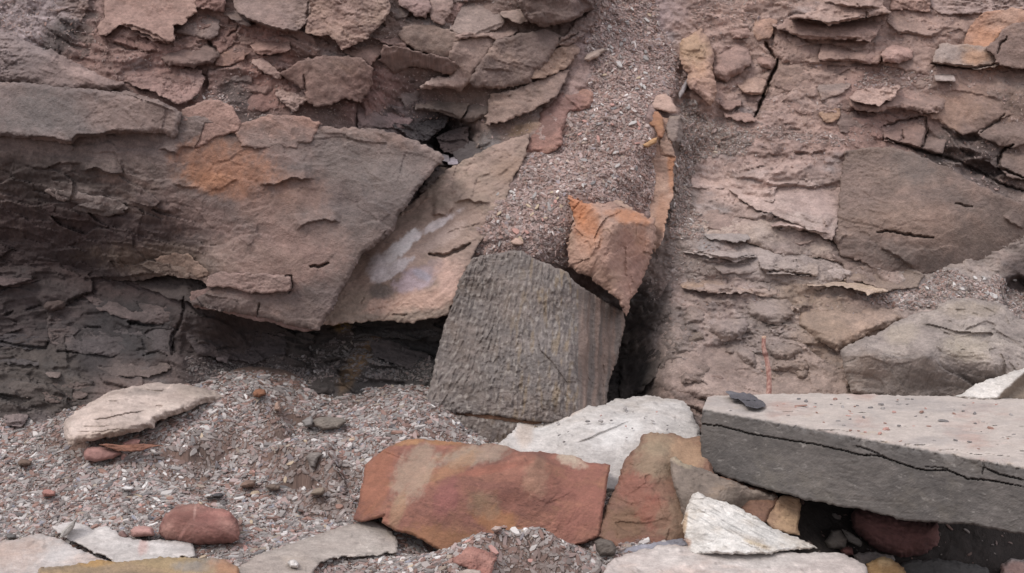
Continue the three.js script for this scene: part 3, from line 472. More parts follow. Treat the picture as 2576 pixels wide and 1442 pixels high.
// right of the gully
slab('C 0,290 140,230 190,290 220,390 210,520 240,640 230,740 210,780 130,720 50,640 60,560 20,500 0,440', .17, ['#ab8265', '#997562', '#b98b59'], { top: 1, t: [.05, .04], b: 16, bd: .04, st: [[1740, 120, 40, 40, 0, '#b49354', .5], [1755, 240, 34, 30, 0, '#ab8575', .7]] });
slab('C 240,400 300,280 420,290 500,380 500,470 400,560 330,610 230,560', .2, ['#967466', '#8b6d61', '#a58473'], { b: 26, bd: .06, k: 'soil', n: { f: .03 } }); slab('C 430,640 560,560 660,580 640,650 610,710 480,700', .1, ['#ab8870', '#967765', '#b69471']);
slab('C 560,380 640,410 700,470 680,515 600,500 560,460', .12, ['#9f7969', '#906d5f'], { b: 14, bd: .03 }); slab('C 290,710 430,750 440,790 360,820 300,800', .1, PINK); slab('C 290,810 450,830 540,910 400,890 330,870', .1, PINK);
slab('C 560,130 650,110 700,160 660,220 650,280 560,300 550,200', .09, ['#a0775e', '#916d54', '#ae825e']); slab('C 320,180 430,160 500,200 490,270 380,280', .1, PINK, { k: 'soil', b: 16, bd: .03 });
slab('C 1010,90 1060,10 1500,0 1500,60 1560,90 1400,120 1110,175 1050,150 820,130 960,110', .26, ['#a78a7b', '#9a7d6e', '#b49787'], { t: [0, .08], b: 10, bd: .02 });
slab('C 680,190 740,190 800,140 1100,180 1390,120 1560,90 1540,150 1480,210 1420,300 1250,280 1050,290 880,270 760,220', .21, ['#a18071', '#947466', '#ad8e7d'], { t: [0, .02], th: .35 });
slab('C 1520,60 1850,90 2000,110 2280,100 2150,250 2100,200 1880,270 1640,240 1540,150', .06, ['#967969', '#886e61', '#a1826e'], { k: 'smooth' }); slab('C 1570,0 1850,0 1860,80 1700,60 1580,60', .12, PINK);
slab('C 1880,10 2300,0 2575,0 2575,50 2300,90 2000,100 1900,70', .1, ['#9e8a82', '#8e7970', '#ab968d'], { k: 'platy' });
slab('C 2140,250 2280,100 2575,30 2575,110 2440,210 2360,290 2300,370 2140,340', .12, ['#b3794e', '#a47250', '#c08349'], { top: 1, k: 'smooth', st: [[2480, 110, 50, 30, -40, '#c58041', .7], [2540, 40, 60, 24, -30, '#ae8b71', .6]] });
slab('C 2300,370 2370,290 2450,210 2575,130 2575,560 2380,480 2360,410', .16, ['#856c5d', '#775f53', '#937664'], { top: 1, k: 'smooth' });
slab('C 1900,460 1940,340 2130,340 2290,360 2390,470 2340,500 2220,510 2080,490', .13, ['#9c8876', '#8f7e71', '#b18c54'], { top: 1, k: 'smooth', st: [[2380, 130, 36, 20, 0, '#948f88', .6], [2460, 145, 34, 16, 0, '#bc8344', .7]] });
slab('C 1040,440 1060,340 1300,310 1500,380 1480,470 1400,470 1280,450 1130,440', .13, PINK, { t: [0, .05] }); slab('C 1500,410 1650,300 1730,280 1750,370 1720,440 1640,460 1520,460', .2, ['#aa8273', '#997366', '#b48f7f'], { t: [-.08, .06], b: 12, bd: .03 });
slab('C 710,480 900,450 1400,480 1200,540 1010,640 860,670 700,650', .05, ['#8d7063', '#7f6559', '#997b65']); slab('C 1010,640 1200,540 1260,640 1200,700 1060,750 1040,680', .08, ['#8d8076', '#82746c', '#9f7d69']);
slab('C 800,680 1030,650 1050,740 1000,850 820,830 760,760', .05, ['#876d5f', '#7c5f53', '#997762'], { k: 'soil' });
slab('C 1270,750 1330,680 1650,660 1980,680 1980,740 1940,830 1830,840 1640,800 1480,830 1330,830 1280,790', .2, ['#957869', '#856b5d', '#a58776'], { t: [0, .1], b: 14, bd: .03 }); slab('C 1270,740 1340,690 1640,660 1600,720 1480,790 1330,770', .24, ['#af9382', '#a18474'], { t: [0, .12] });
slab('C 1900,540 2040,580 2050,605 1920,600', .2, ['#aea49c', '#998f87'], { j: 2, k: 'smooth', b: 4, th: .08 });
slab('C 2000,560 2330,540 2575,530 2575,800 2440,870 2300,950 2200,990 2120,1010 1880,880 1970,700', .11, ['#8d7161', '#806658', '#9f7760'], { k: 'smooth', n: { p: .012 }, st: [[2400, 280, 70, 40, -20, '#a07754', .5]] });
slab('C 1520,940 1640,910 1850,880 1840,960 1810,1060 1790,1110 1690,1090 1530,1050', .12, ['#8e7062', '#806458']); slab('C 1830,1000 1980,1030 1960,1140 1900,1150 1820,1110', .12, ['#886e60', '#7b6155']);
slab('C 2240,1000 2440,870 2575,790 2575,1000 2490,1100 2400,1090 2260,1020', .14, ['#7c675d', '#715d53', '#856f5e'], { k: 'smooth' }); slab('C 2400,1180 2490,1100 2575,1000 2575,1380 2470,1330 2390,1250', .14, ['#826b5e', '#755f53'], { k: 'smooth' });
slab('C 2240,1140 2400,1080 2430,1150 2370,1250 2250,1170', .06, ['#6d5f57', '#61544e'], { k: 'platy' }); slab('C 1040,860 1060,750 1190,780 1180,880 1100,920', .09, ['#ab845a', '#997657', '#b98b4d'], {});
slab('C 1340,960 1500,920 1520,1040 1400,1040', .04, RED, { k: 'platy' }); slab('C 1110,760 1260,760 1340,900 1330,1000 1200,980 1180,880', .05, ['#7d6d65', '#716159', '#887061']);
slab('Z 2110,560 2125,385 2200,372 2290,385 2390,430 2460,470 2530,500 2576,540 2576,740 2540,700 2500,690 2400,680 2330,685 2230,700 2180,660 2120,640 2100,600', 0, ['#806a5c', '#735f54', '#8b7060'],
  { q: [[2130, 390, -.34], [2290, 390, -.3], [2110, 600, -.18], [2330, 480, -.2], [2560, 560, -.24], [2330, 600, -.12], [2350, 680, -.17], [2560, 720, -.3]], t: [0, 0], k: 'smooth', mot: .5, n: { f: .02, p: .014, pu: 2.4, pv: 6 }, th: .35, label: 'broad smooth brown rock face on the right with one thin crack', st: [[2330, 560, 150, 50, 5, '#8b6f5d', .5], [2300, 420, 60, 40, 20, '#655a53', .6], [2420, 500, 60, 30, 20, '#6a5d55', .5], [2500, 600, 90, 70, 0, '#6d5d52', .6], [2300, 650, 110, 30, 10, '#5f544d', .5], [2160, 470, 40, 60, 0, '#8a7265', .6]] });
slab('Z 1745,440 1790,400 1900,395 2100,385 2125,400 2105,560 2090,600 2000,560 1900,520 1830,470 1740,470', .1, ['#b39a8d', '#a3877a', '#c4b0a3'], { k: 'smooth', n: { p: .012, pu: 2.4, pv: 15 }, t: [0, .06], label: 'pale pink striped rock face beside the smooth brown one', st: [[1800, 430, 60, 30, 0, '#b08a70', .5], [1990, 430, 110, 24, -12, '#c4b2a4', .6], [2050, 500, 60, 40, 0, '#a98c80', .5]] });
slab('Z 1735,480 1830,475 1900,525 2000,562 2080,600 2000,610 1880,590 1780,570 1730,530', .06, ['#917769', '#83695d', '#a08474'], { k: 'platy' });
slab('F 680,260 820,180 1060,130 1160,150 1170,300 1090,280 960,290 820,260', .14, ['#ae8e80', '#a07e70', '#bb9e8f'], { t: [0, .08] }); slab('F 0,450 160,420 330,450 500,480 540,490 410,520 280,490 100,470', .12, ['#9f9188', '#908279', '#ab9e95'], { k: 'platy', t: [0, .1] });
slab('F 140,300 300,290 480,320 500,360 380,370 200,350', .1, ['#97908b', '#88817b'], { k: 'platy', t: [0, .12] });
slab('F 570,500 640,450 820,430 950,470 1020,560 1010,640 760,610 640,610 600,570', .14, ['#9e8d81', '#8e7e73', '#ac9788'], { k: 'platy', n: { p: .02 }, t: [0, .08] }); slab('F 250,560 420,540 560,520 600,600 420,620 300,610', .1, ['#95857b', '#85766d'], { k: 'platy' });
slab('F 950,710 1080,650 1180,650 1300,690 1400,730 1540,750 1400,765 1280,725 1180,700 1080,700', .2, ['#bca488', '#ad947f', '#c4a677'], { t: [0, .12], th: .14 });
slab('F 860,930 960,800 1010,760 1100,750 1250,800 1440,840 1740,890 1760,910 1650,980 1540,1020 1420,1060 1280,1130 1180,1200 1050,1150 950,1060 890,1000', .16, ['#967c68', '#846e5d', '#a68568'], { t: [0, .05], b: 26, bd: .07, n: { f: .025 }, st: [[2085, 740, 50, 24, 10, '#b38765', .6], [2060, 830, 70, 50, 0, '#7c6854', .5]] });
slab('F 1100,420 1400,450 1560,470 1760,620 1820,640 1760,720 1560,740 1300,670 1180,640 1060,620 1040,520', .07, ['#887263', '#7d6854', '#957c6c'], { t: [0, .04] });
slab('F 0,660 130,660 300,700 480,690 760,740 700,800 480,760 250,760 60,740 0,720', .12, ['#a78d7c', '#967f70', '#b68f66'], { t: [0, .1], b: 10, bd: .02 });
const MASS = { f: .07, ff: 3.6, p: .04, pu: 4, pv: 8, px: .013 };
slab('Z 1655,700 1717,690 1760,685 1850,695 1960,715 2050,735 2030,790 2010,840 2040,890 2090,920 2130,930 2150,1010 1990,1010 1880,1010 1760,1000 1680,990 1640,960 1630,880 1640,780', .08, ['#958074', '#837065', '#a48f81'], { k: 'soil', n: MASS, b: 24, bd: .06, th: .3, label: 'rough crumbling grey brown mass of rock behind the stick', st: [[1900, 840, 90, 50, 0, '#7f6f66', .5], [1760, 740, 60, 30, 0, '#ac9585', .5], [1800, 900, 60, 40, 0, '#726156', .5]] });
slab('Z 1690,610 1740,585 1800,600 1870,600 1960,640 2080,650 2140,690 2060,725 1900,705 1760,695 1680,700', .06, ['#a4958c', '#928277', '#b2a49b'], { k: 'platy', n: { ...MASS, pv: 16, p: .04 }, b: 14, bd: .03, th: .25 });
slab('Z 1700,470 1740,440 1800,470 1880,520 1980,560 2080,600 2100,650 1960,640 1870,600 1760,590 1700,560', .05, ['#a08a77', '#907a72', '#b09b89'], { k: 'soil', n: MASS, b: 14, bd: .03, th: .25 });
slab('C 520,600 700,480 900,470 1040,640 1050,740 1000,900 900,960 700,930 560,900', .04, ['#9a7e6d', '#8a7062', '#a88b7a'], { k: 'soil', n: MASS, b: 16, bd: .03, th: .25 });
slab('C 700,200 860,270 1050,290 1040,440 900,460 760,470 690,400', .03, ['#9e8172', '#8f7164', '#ac8f7e'], { k: 'soil', n: MASS, b: 16, bd: .03, th: .25 });
slab('C 1050,740 1200,690 1340,780 1480,840 1640,810 1820,850 1800,900 1640,920 1500,960 1340,950 1330,1000 1200,990 1100,930', .05, ['#8f7163', '#806458', '#9d806e'], { k: 'cliff', n: MASS, b: 14, bd: .03, th: .25 });
slab('C 1480,310 1640,250 1860,290 2100,210 2150,340 1930,350 1900,460 1860,560 1720,540 1500,470', .05, ['#9a7d6e', '#8a6f62', '#a68974'], { k: 'smooth', n: { f: .04, p: .02 }, b: 12, bd: .02, th: .25 });
slab('C 1400,480 1720,540 1900,540 2040,600 1980,690 1650,655 1560,600', .04, ['#957d70', '#876f63', '#a48f82'], { k: 'soil', n: MASS, b: 14, bd: .03 });
slab('A 1240,390 1440,350 1600,440 1560,560 1480,520 1430,520', .02, ['#7d6157', '#6f554d', '#8d7064'], { k: 'soil', n: MASS });
slab('A 1620,480 1740,440 1900,440 2000,560 2080,640 2000,720 1880,700 1750,640 1640,580', .04, ['#94766a', '#86685d', '#a38b80'], { k: 'soil', n: MASS, b: 14, bd: .03 });
slab('A 2000,400 2200,400 2340,440 2250,490 2120,560 2000,540 1960,470', .05, ['#8d6f63', '#7f6359', '#9a7d6e'], { k: 'cliff', n: MASS, b: 14, bd: .03 });
slab('A 1810,180 1960,180 2120,230 2200,260 2180,320 1990,320 1880,270 1800,240', .04, ['#916d62', '#826057', '#9e7c6f'], { k: 'soil', n: MASS, b: 12, bd: .03 });
slab('A 540,190 640,110 770,60 760,250 800,290 700,360 620,330', .04, ['#75665c', '#685a51', '#877468'], { k: 'platy', n: MASS, b: 12, bd: .03 });
slab('F 200,900 330,870 470,900 500,1010 440,1110 300,1120 200,1040', 0.16, ['#87766e', '#847368', '#9a8778'], { k: 'soil', n: { ...MASS, f: .05 }, b: 24, bd: .06, th: .25 });
slab('F 470,760 640,740 800,800 830,930 740,1000 580,980 470,880', 0.16, ['#958378', '#847368', '#9a8778'], { k: 'soil', n: { ...MASS, f: .05 }, b: 24, bd: .06, th: .25 });
slab('F 560,1030 720,1010 880,1060 900,1200 800,1270 650,1240 560,1150', 0.15, ['#8d7667', '#847368', '#9a8778'], { k: 'soil', n: { ...MASS, f: .05 }, b: 24, bd: .06, th: .25 });
slab('F 120,760 260,740 420,780 430,870 300,880 150,850', 0.13, ['#988376', '#847368', '#9a8778'], { k: 'soil', n: { ...MASS, f: .05 }, b: 24, bd: .06, th: .25 });
slab('F 700,1180 860,1230 960,1260 940,1330 800,1380 680,1340', 0.13, ['#877264', '#847368', '#9a8778'], { k: 'soil', n: { ...MASS, f: .05 }, b: 24, bd: .06, th: .25 });
slab('F 20,820 120,840 190,930 150,1000 20,1000', 0.12, ['#837268', '#847368', '#9a8778'], { k: 'soil', n: { ...MASS, f: .05 }, b: 24, bd: .06, th: .25 });
slab('F 330,1130 470,1150 560,1210 540,1320 420,1250 330,1210', 0.14, ['#7f6d62', '#847368', '#9a8778'], { k: 'soil', n: { ...MASS, f: .05 }, b: 24, bd: .06, th: .25 });
slab('Z 1560,900 1600,820 1640,770 1665,860 1650,940 1610,985 1560,1000', .09, ['#4a403b', '#413833', '#594c45'], { k: 'cliff', n: MASS, b: 12, bd: .03 });
slab('Z 1600,720 1650,660 1690,700 1680,790 1640,830 1600,800', .06, ['#63574f', '#574c46', '#6f6259'], { k: 'platy', n: MASS, b: 12, bd: .03 });
slab('D 950,650 1150,630 1400,640 1560,700 1560,780 1440,830 1300,800 1100,730', .1, ['#4d433d', '#433a36', '#5d5046'], { k: 'platy', top: 1 });
slab('F 0,1200 150,1240 200,1330 180,1440 0,1440', .1, ['#7f6e63', '#736257'], { b: 14, bd: .03 }); slab('F 960,1330 1200,1320 1260,1400 1250,1480 960,1480', .1, ['#896e5d', '#7c6355'], { b: 14, bd: .03 }); slab('F 820,1280 960,1290 940,1380 870,1410', .08, ['#837063', '#766458'], { b: 12, bd: .03 });
slab('F 0,1010 130,1000 170,1100 60,1150 0,1120', .08, ['#7d6956', '#726152'], { b: 18, bd: .04 }); slab('F 180,1250 290,1300 300,1440 220,1440', .06, ['#836c5f', '#745d52'], { b: 10 });
slab('I 880,40 1050,30 1260,50 1260,110 880,110', .12, ['#8a6c58', '#7c614f'], {});

// ---------------------------------------------------------------- the ground: a slope of broken shale that runs out to a flat shore
const groundFit = (() => {
  const P = [[-40, 1125, .25], [150, 1095, .3], [420, 1060, .38], [600, 1000, .22], [700, 988, .12], [790, 1040, .18], [1050, 1006, .30], [1180, 1116, .52], [1120, 1062, .42], [900, 1080, .5], [480, 1130, .55], [560, 1190, .66], [700, 1100, .5], [0, 1210, .65], [250, 1200, .72], [700, 1190, .74], [850, 1200, .86], [0, 1300, 1.02], [400, 1300, 1.1], [700, 1300, 1.1], [870, 1310, 1.16], [0, 1442, 1.55], [500, 1430, 1.55], [900, 1442, 1.58], [1050, 1400, 1.38], [1120, 1400, 1.45], [1180, 1370, 1.5], [1240, 1338, 1.55], [1330, 1352, 1.56], [1440, 1384, 1.55], [1530, 1402, 1.52], [1200, 1412, 1.43], [1300, 1404, 1.4], [1400, 1396, 1.38], [1490, 1392, 1.36], [1300, 1442, 1.62], [1500, 1442, 1.62], [1600, 1385, 1.42], [1800, 1400, 1.45], [2050, 1395, 1.22], [2250, 1442, 1.15], [2576, 1460, 1.1], [2350, 1380, .95], [2100, 1330, .95], [1300, 1180, .8], [1600, 1200, .85], [1500, 1320, 1.2], [2000, 1270, 1.0], [2500, 1290, .8], [2000, 1050, .42], [2576, 1050, .45], [1600, 1110, .25], [1850, 1090, .2], [2250, 1090, .25], [1450, 1130, .35], [1600, 1100, .0], [2000, 1080, .0], [2500, 1080, .05]];
  const W = P.map(([x, y, z]) => { const p = at(x, y, z); return [p[0], p[2], p[1]]; });
  return surface(W, 0.12);
})();
const flatY = -0.42;
function groundSmooth(x, z) { const y = groundFit(clamp(x, -2.6, 2.6), clamp(z, -0.6, 1.85)); const far = Math.max(0, z - 1.85); return lerp(y - 0.1 * Math.min(far, 1.5), flatY, sm(0.1, 2.2, far)); }
function hitGround(px, py) { const d = rayOf(px, py); let t = 4.4; for (let i = 0; i < 400; i++) { const x = EYE.x + d[0] * t, y = EYE.y + d[1] * t, z = EYE.z + d[2] * t; if (y < groundSmooth(x, z)) break; t += 0.008; } return [EYE.x + d[0] * t, EYE.y + d[1] * t, EYE.z + d[2] * t]; }
// banks where rain has cut into the scree: the upper side stands higher
const banks = [['Z 700,1045 745,1065 740,1095 690,1110 640,1120', .07, .16], ['Z 600,1135 560,1150 520,1165 500,1190 530,1210', .07, .18], ['Z 900,1180 870,1230 830,1225 760,1200 690,1225', .1, .2], ['Z 905,1300 860,1290 800,1275 700,1270', .06, .14], ['Z 620,1165 700,1200 760,1190', .05, .14], ['Z 150,1130 210,1150 320,1120', .05, .12], ['Z 1150,1370 1230,1345 1280,1400', .04, .1]]
  .map(([s, h, r]) => ({ P: pts(s, false).map(([x, y]) => { const g = hitGround(x, y); return [g[0], g[2]]; }), h, r }));
function groundY(x, z) {
  let y = groundSmooth(x, z), near = 1 - sm(2.5, 6, Math.max(Math.abs(x), z - 1));
  if (near > 0) {
    for (const b of banks) {
      let best = 1e9, side = 0, tt = 0;
      for (let i = 1; i < b.P.length; i++) { const a = b.P[i - 1], ex = b.P[i][0] - a[0], ez = b.P[i][1] - a[1], wx = x + .03 * noise(x * 14, z * 14, 2) - a[0], wz = z + .03 * noise(x * 14, z * 14, 6) - a[1], t = clamp((wx * ex + wz * ez) / (ex * ex + ez * ez)), d = (wx - t * ex) ** 2 + (wz - t * ez) ** 2; if (d < best) { best = d; side = wz; tt = (i - 1 + t) / (b.P.length - 1); } }
      const d = Math.sqrt(best); if (d < 3 * b.r) { const k = Math.min(1, 5 * Math.min(tt, 1 - tt) + 0.1) * Math.exp(-d * d / (b.r * b.r)) * b.h; y += side < 0 ? k * 0.75 * sm(0, .09, d) - .25 * k * (1 - sm(0, .09, d)) : -k * 0.6 * (1 - 0.5 * sm(0, .05, d)); }
    }
    y += near * (0.02 * fbm(x * 3.2, z * 3.2, 1.7, 3) + 0.018 * fbm(x * 11, z * 11, 4.7, 3) + 0.006 * plates(x * 40, z * 40, 5, 1));
  }
  return y;
}
{
  const axis = (a, b, st, n, g) => { const r = []; for (let x = a; x <= b; x += st) r.push(x); let s = st, x = r[r.length - 1]; for (let i = 0; i < n; i++) { s *= g; x += s; r.push(x); } s = st; x = a; for (let i = 0; i < n; i++) { s *= g; x -= s; r.unshift(x); } return r; };
  const xs = axis(-2.3, 2.3, .009, 50, 1.25), zs = axis(0, 1.8, .009, 50, 1.25).filter(z => z > -3), nx = xs.length, pos = [], col = [], uv = [], idx = [];
  const A = lin('#6b5a52'), B = lin('#7d655a'), C = lin('#4c413c'), SHADE = lin('#3a322e');
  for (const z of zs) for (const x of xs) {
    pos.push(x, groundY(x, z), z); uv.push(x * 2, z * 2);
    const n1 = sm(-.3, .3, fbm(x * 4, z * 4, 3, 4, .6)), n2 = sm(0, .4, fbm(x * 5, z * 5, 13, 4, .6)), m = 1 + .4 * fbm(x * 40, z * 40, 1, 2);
    const hollowShade = sm(.75, 1.0, x) * sm(1.62, 1.45, z);   // shade of the hollow under the slab, painted into the ground colour
    for (let k = 0; k < 3; k++) col.push(lerp(lerp(lerp(A[k], B[k], n1), C[k], .7 * n2), SHADE[k], hollowShade) * m);
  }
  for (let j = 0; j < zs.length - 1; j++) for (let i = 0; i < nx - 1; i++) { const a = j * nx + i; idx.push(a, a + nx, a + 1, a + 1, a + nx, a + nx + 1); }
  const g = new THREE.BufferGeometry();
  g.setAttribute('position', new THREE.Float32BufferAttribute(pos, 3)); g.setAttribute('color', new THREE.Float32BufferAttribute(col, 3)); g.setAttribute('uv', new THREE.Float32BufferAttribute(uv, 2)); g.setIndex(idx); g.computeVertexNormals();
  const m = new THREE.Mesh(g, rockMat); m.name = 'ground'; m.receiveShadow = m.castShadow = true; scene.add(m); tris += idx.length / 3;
  tag(m, 'grey and pink shale covered slope in front of the cliff', null, null, 'structure');
}

// ---------------------------------------------------------------- the fossil tree trunk standing in the cliff
const trunk = new THREE.Group(); trunk.name = 'fossil_trunk'; scene.add(trunk);
tag(trunk, 'grey ribbed fossil tree trunk leaning against the cliff with an orange upper half', 'fossil trunk');
function planeOf(a, b, c) { // depth of the plane through three measured points [x, y, z]
  const [A, B, C] = [a, b, c].map(q => new THREE.Vector3(...at(...q))), n = B.sub(A).cross(C.sub(A)).normalize(), k = n.dot(A) - n.dot(EYE);
  return (x, y) => { const d = rayOf(x, y); return EYE.z + d[2] * k / (n.x * d[0] + n.y * d[1] + n.z * d[2]); };
}
const SCALE = pts('E 1530,990 1560,980 1680,1040 1740,1080 1770,1200 1770,1440 1700,1442 1600,1300 1500,1200 1480,1100', false);
const TRUNK = [[1200, 655, .16], [1330, 640, .20], [1440, 715, .25], [1130, 850, .20], [1280, 850, .36], [1448, 900, .40], [1075, 1020, .30], [1250, 1035, .49], [1450, 1030, .52], [1560, 800, .08], [1530, 950, .2], [1515, 770, .13], [1190, 1110, .44], [1300, 1080, .54]];
const trunkZ = surface(TRUNK, 40);
function barkU(px, py) { const L = 1195 - (py - 645) * 0.312; return (px - L) / (1452 - L); }
function bark(px, py) {
  const u = barkU(px, py); if (u > 1.02) return 0;
  const lean = 0.35 * noise(u * 6, py / 130, 2);
  const pt = sm(-.35, .25, fbm(px / 60, py / 90, 5, 3)), rib = noise(u * 30 + lean, py / 95, 3), scar = noise(u * 46 + lean, py / 15 + 2 * noise(u * 20, 1, 4), 9), fine = fbm(u * 60, py / 7, 12, 3, .7);
  return (0.011 * rib + (0.002 + 0.011 * pt) * sm(-.1, .5, scar) + 0.0065 * fine + .02 * fbm(px / 80, py / 80, 2, 3)) * sm(1.02, 0.94, u) * (0.75 + 0.25 * sm(-.2, .2, noise(px / 70, py / 70, 1)));
}
function flutes(px, py) {
  const u = barkU(px, py); if (u < 1) return 0;
  const q = px - 1452 - (1000 - py) * 0.03 + 7 * fbm(px / 50, py / 60, 4, 3), g = noise(q / 17, py / 260, 21), h = noise(q / 6, py / 70, 25) + 1.5 * fbm(px / 22, py / 22, 7, 3);
  const w = 5 * noise(py / 45, q / 40, 3), S = (e, k) => sm(0, 3, q - e - w * k); return (0.008 * g + 0.005 * h - .03 * S(20, 1) + .012 * S(34, .6) - .035 * S(52, 1.3) - .02 * S(74, .8) + .01 * S(64, .5)) * sm(0, 10, q);
}
const barkCol = (c, px, py, p) => {
  const u = barkU(px, py), k = lin('#8b7450'), g = lin('#938a83'), d = lin('#4b4342');
  if (u < 1.01) {
    const st = 0.34 * sm(0.05, 0.45, noise(u * 24, py / 60, 15) + 0.3 * noise(u * 60, py / 20, 3)) * sm(0.25, 0.7, u), lt = 0.7 * sm(0.15, 0.5, noise(u * 44 + 3, py / 15, 29)), dk = 0.45 * sm(0.1, 0.5, noise(u * 36, py / 40, 39));
    for (let i = 0; i < 3; i++) c[i] = lerp(lerp(lerp(c[i], k[i], st), d[i], dk), g[i], lt);
  } else { const q = px - 1452 - (1000 - py) * 0.03 + 9 * fbm(px / 50, py / 60, 4, 3), w = sm(-.2, .3, noise(q / 13, py / 200, 44)), a = lin('#83695b'), b = lin('#63564f'); for (let i = 0; i < 3; i++) c[i] = lerp(c[i], lerp(b[i], a[i], w), 0.5); }
};
function trunkPart(name, o, x) { const m = buildRock({ o, k: 'smooth', n: { f: .01, ff: 7, p: .004, pu: 5, pv: 8 }, s: 2, th: .32, sh: .75, noLines: true, m: smoothMat, ...x }); m.name = numbered(name); if (x.label) m.userData.label = x.label; trunk.add(m); return m; }
trunkPart('trunk_section', 'Z 1192,648 1230,640 1312,628 1340,650 1425,682 1447,712 1522,758 1568,785 1573,815 1552,912 1532,962 1526,1015 1500,1075 1328,1059 1240,1046 1150,1037 1074,1034 1068,1026 1085,960 1095,910 1110,840 1132,780 1158,695', {
  zf: (x, y) => trunkZ(x, y), c: ['#6d6561', '#746963', '#665a52'], cs: 4, j: 4, b: 6, bd: .014, fn: (px, py) => bark(px, py) + flutes(px, py) + (py < 700 ? 0 : 0) - 0.05 * sm(1515, 1530, px) * sm(770, 800, py) * (1 - sm(860, 900, py)) * 0.6 + (sdf(SCALE, px, py) > 0 ? .012 : 0), cf: barkCol, label: 'ribbed grey main section of the trunk with ochre streaks' });
trunkPart('trunk_base', 'Z 1078,1042 1150,1044 1240,1054 1325,1068 1420,1082 1400,1150 1290,1150 1190,1135 1120,1100', { zf: (x, y) => trunkZ(x, y) - .012, c: ['#69615d', '#70655f', '#5e534e'], cs: 4, j: 3, b: 8, bd: .02, fn: bark, cf: barkCol, label: 'dark lowest section of the trunk below the long crack' });
{ // the crumbled brown filling of the crack
  trunkPart('crack_filling', 'Z 1076,1032 1150,1034 1240,1042 1330,1056 1420,1068 1420,1086 1325,1072 1240,1058 1150,1048 1080,1046', { zf: (x, y) => trunkZ(x, y) - .035, c: ['#86654f', '#6a4d3d', '#9a7a60'], j: 3, b: 4, th: .2, k: 'platy' });
}
const CAPP = [[[1425, 600, .04], [1527, 640, .24], [1498, 520, .12]], [[1527, 640, .24], [1640, 600, -.04], [1575, 780, .12]], [[1500, 512, .04], [1640, 552, -.08], [1555, 556, .16]], [[1430, 665, .1], [1527, 650, .25], [1540, 740, .2]]].map(t => planeOf(...t));
const CAPZ = (x, y) => CAPP.reduce((z, p) => { const b = p(x, y), k = .03, h = clamp(.5 + .5 * (b - z) / k); return lerp(b, z, h) - k * h * (1 - h); }, 9);
trunkPart('orange_block', 'Z 1424,490 1442,499 1470,512 1492,508 1512,512 1560,503 1600,535 1645,548 1650,600 1640,640 1620,690 1600,740 1585,775 1572,792 1550,748 1520,722 1490,702 1430,676 1425,640 1435,600 1445,540', {
  zf: (x, y) => CAPZ(x, y), c: ['#a08170', '#8f7264', '#aa8c76'], ds: .06, cs: 4, j: 9, b: 9, bd: .02, k: 'boulder', n: { f: .05, ff: 5, p: .045, pu: 4.5, pv: 7, pa: -1, px: .006 }, label: 'orange brown block broken off above the ribbed section', st: [[1450, 525, 24, 34, -20, '#ae6a3d', .75], [1480, 570, 30, 56, 0, '#ac7048', .7], [1600, 610, 30, 40, 0, '#9a6a50', .5], [1575, 545, 50, 18, 10, '#ab7149', .7], [1470, 640, 40, 40, 0, '#a98672', .7], [1560, 640, 50, 50, 0, '#957466', .7], [1600, 700, 30, 50, 20, '#856358', .6], [1575, 600, 20, 30, 0, '#8d6a5d', .5], [1585, 512, 40, 12, 20, '#b69b86', .6]] });
const ribEdge = y => y < 400 ? 1704 - (y - 280) * .02 : y < 530 ? 1700 - (y - 400) * .14 : 1682 - (y - 530) * .3;
const STRIPZ = (x, y) => baseZ(x, y) + .13 - .0026 * Math.max(-8, ribEdge(y) - x);
trunkPart('orange_strip', 'Z 1655,290 1690,300 1706,300 1692,362 1694,392 1700,400 1694,420 1697,470 1682,530 1668,590 1650,642 1636,600 1600,545 1590,480 1610,420 1640,370 1645,330', { zf: (x, y) => STRIPZ(x, y), c: ['#a98b7b', '#9a7c6d', '#b39786'], j: 6, b: 4, bd: .01, k: 'boulder', n: { f: .02, p: .035, pu: 4, pv: 7, px: .005 }, th: .2, label: 'long narrow orange tan edge of the trunk above the gully', st: [[1690, 430, 10, 60, 0, '#a86e46', .6], [1670, 540, 20, 40, 0, '#a37a62', .6]] });
trunkPart('cap_stone', 'B 2320,770 2380,720 2440,700 2490,740 2530,810 2535,850 2470,850 2420,830 2340,820', { zf: (x, y) => STRIPZ(x, y) + .05, c: ['#b3978a', '#a3887b', '#bca69a'], j: 3, b: 6, bd: .015, th: .14, k: 'boulder' });
trunkPart('edge_stone', 'B 2300,900 2330,840 2390,840 2420,880 2440,990 2420,1040 2390,1030 2360,960 2310,940', { zf: (x, y) => STRIPZ(x, y) + .05, c: ['#9a6f56', '#8e6855', '#a27858'], j: 3, b: 5, bd: .012, th: .12, k: 'boulder' });
trunkPart('edge_stone', 'B 2480,870 2560,870 2550,960 2530,1060 2500,1080 2460,1040 2450,960', { zf: (x, y) => STRIPZ(x, y) + .02, c: ['#8f7f74', '#80706a'], j: 3, b: 5, bd: .012, th: .14, k: 'boulder' });
trunkPart('edge_stone', 'B 2420,1000 2450,990 2470,1050 2500,1090 2520,1180 2440,1170 2400,1100', { zf: (x, y) => STRIPZ(x, y) + .02, c: ['#9c8172', '#8f7567'], j: 3, b: 5, bd: .012, th: .14, k: 'boulder' });

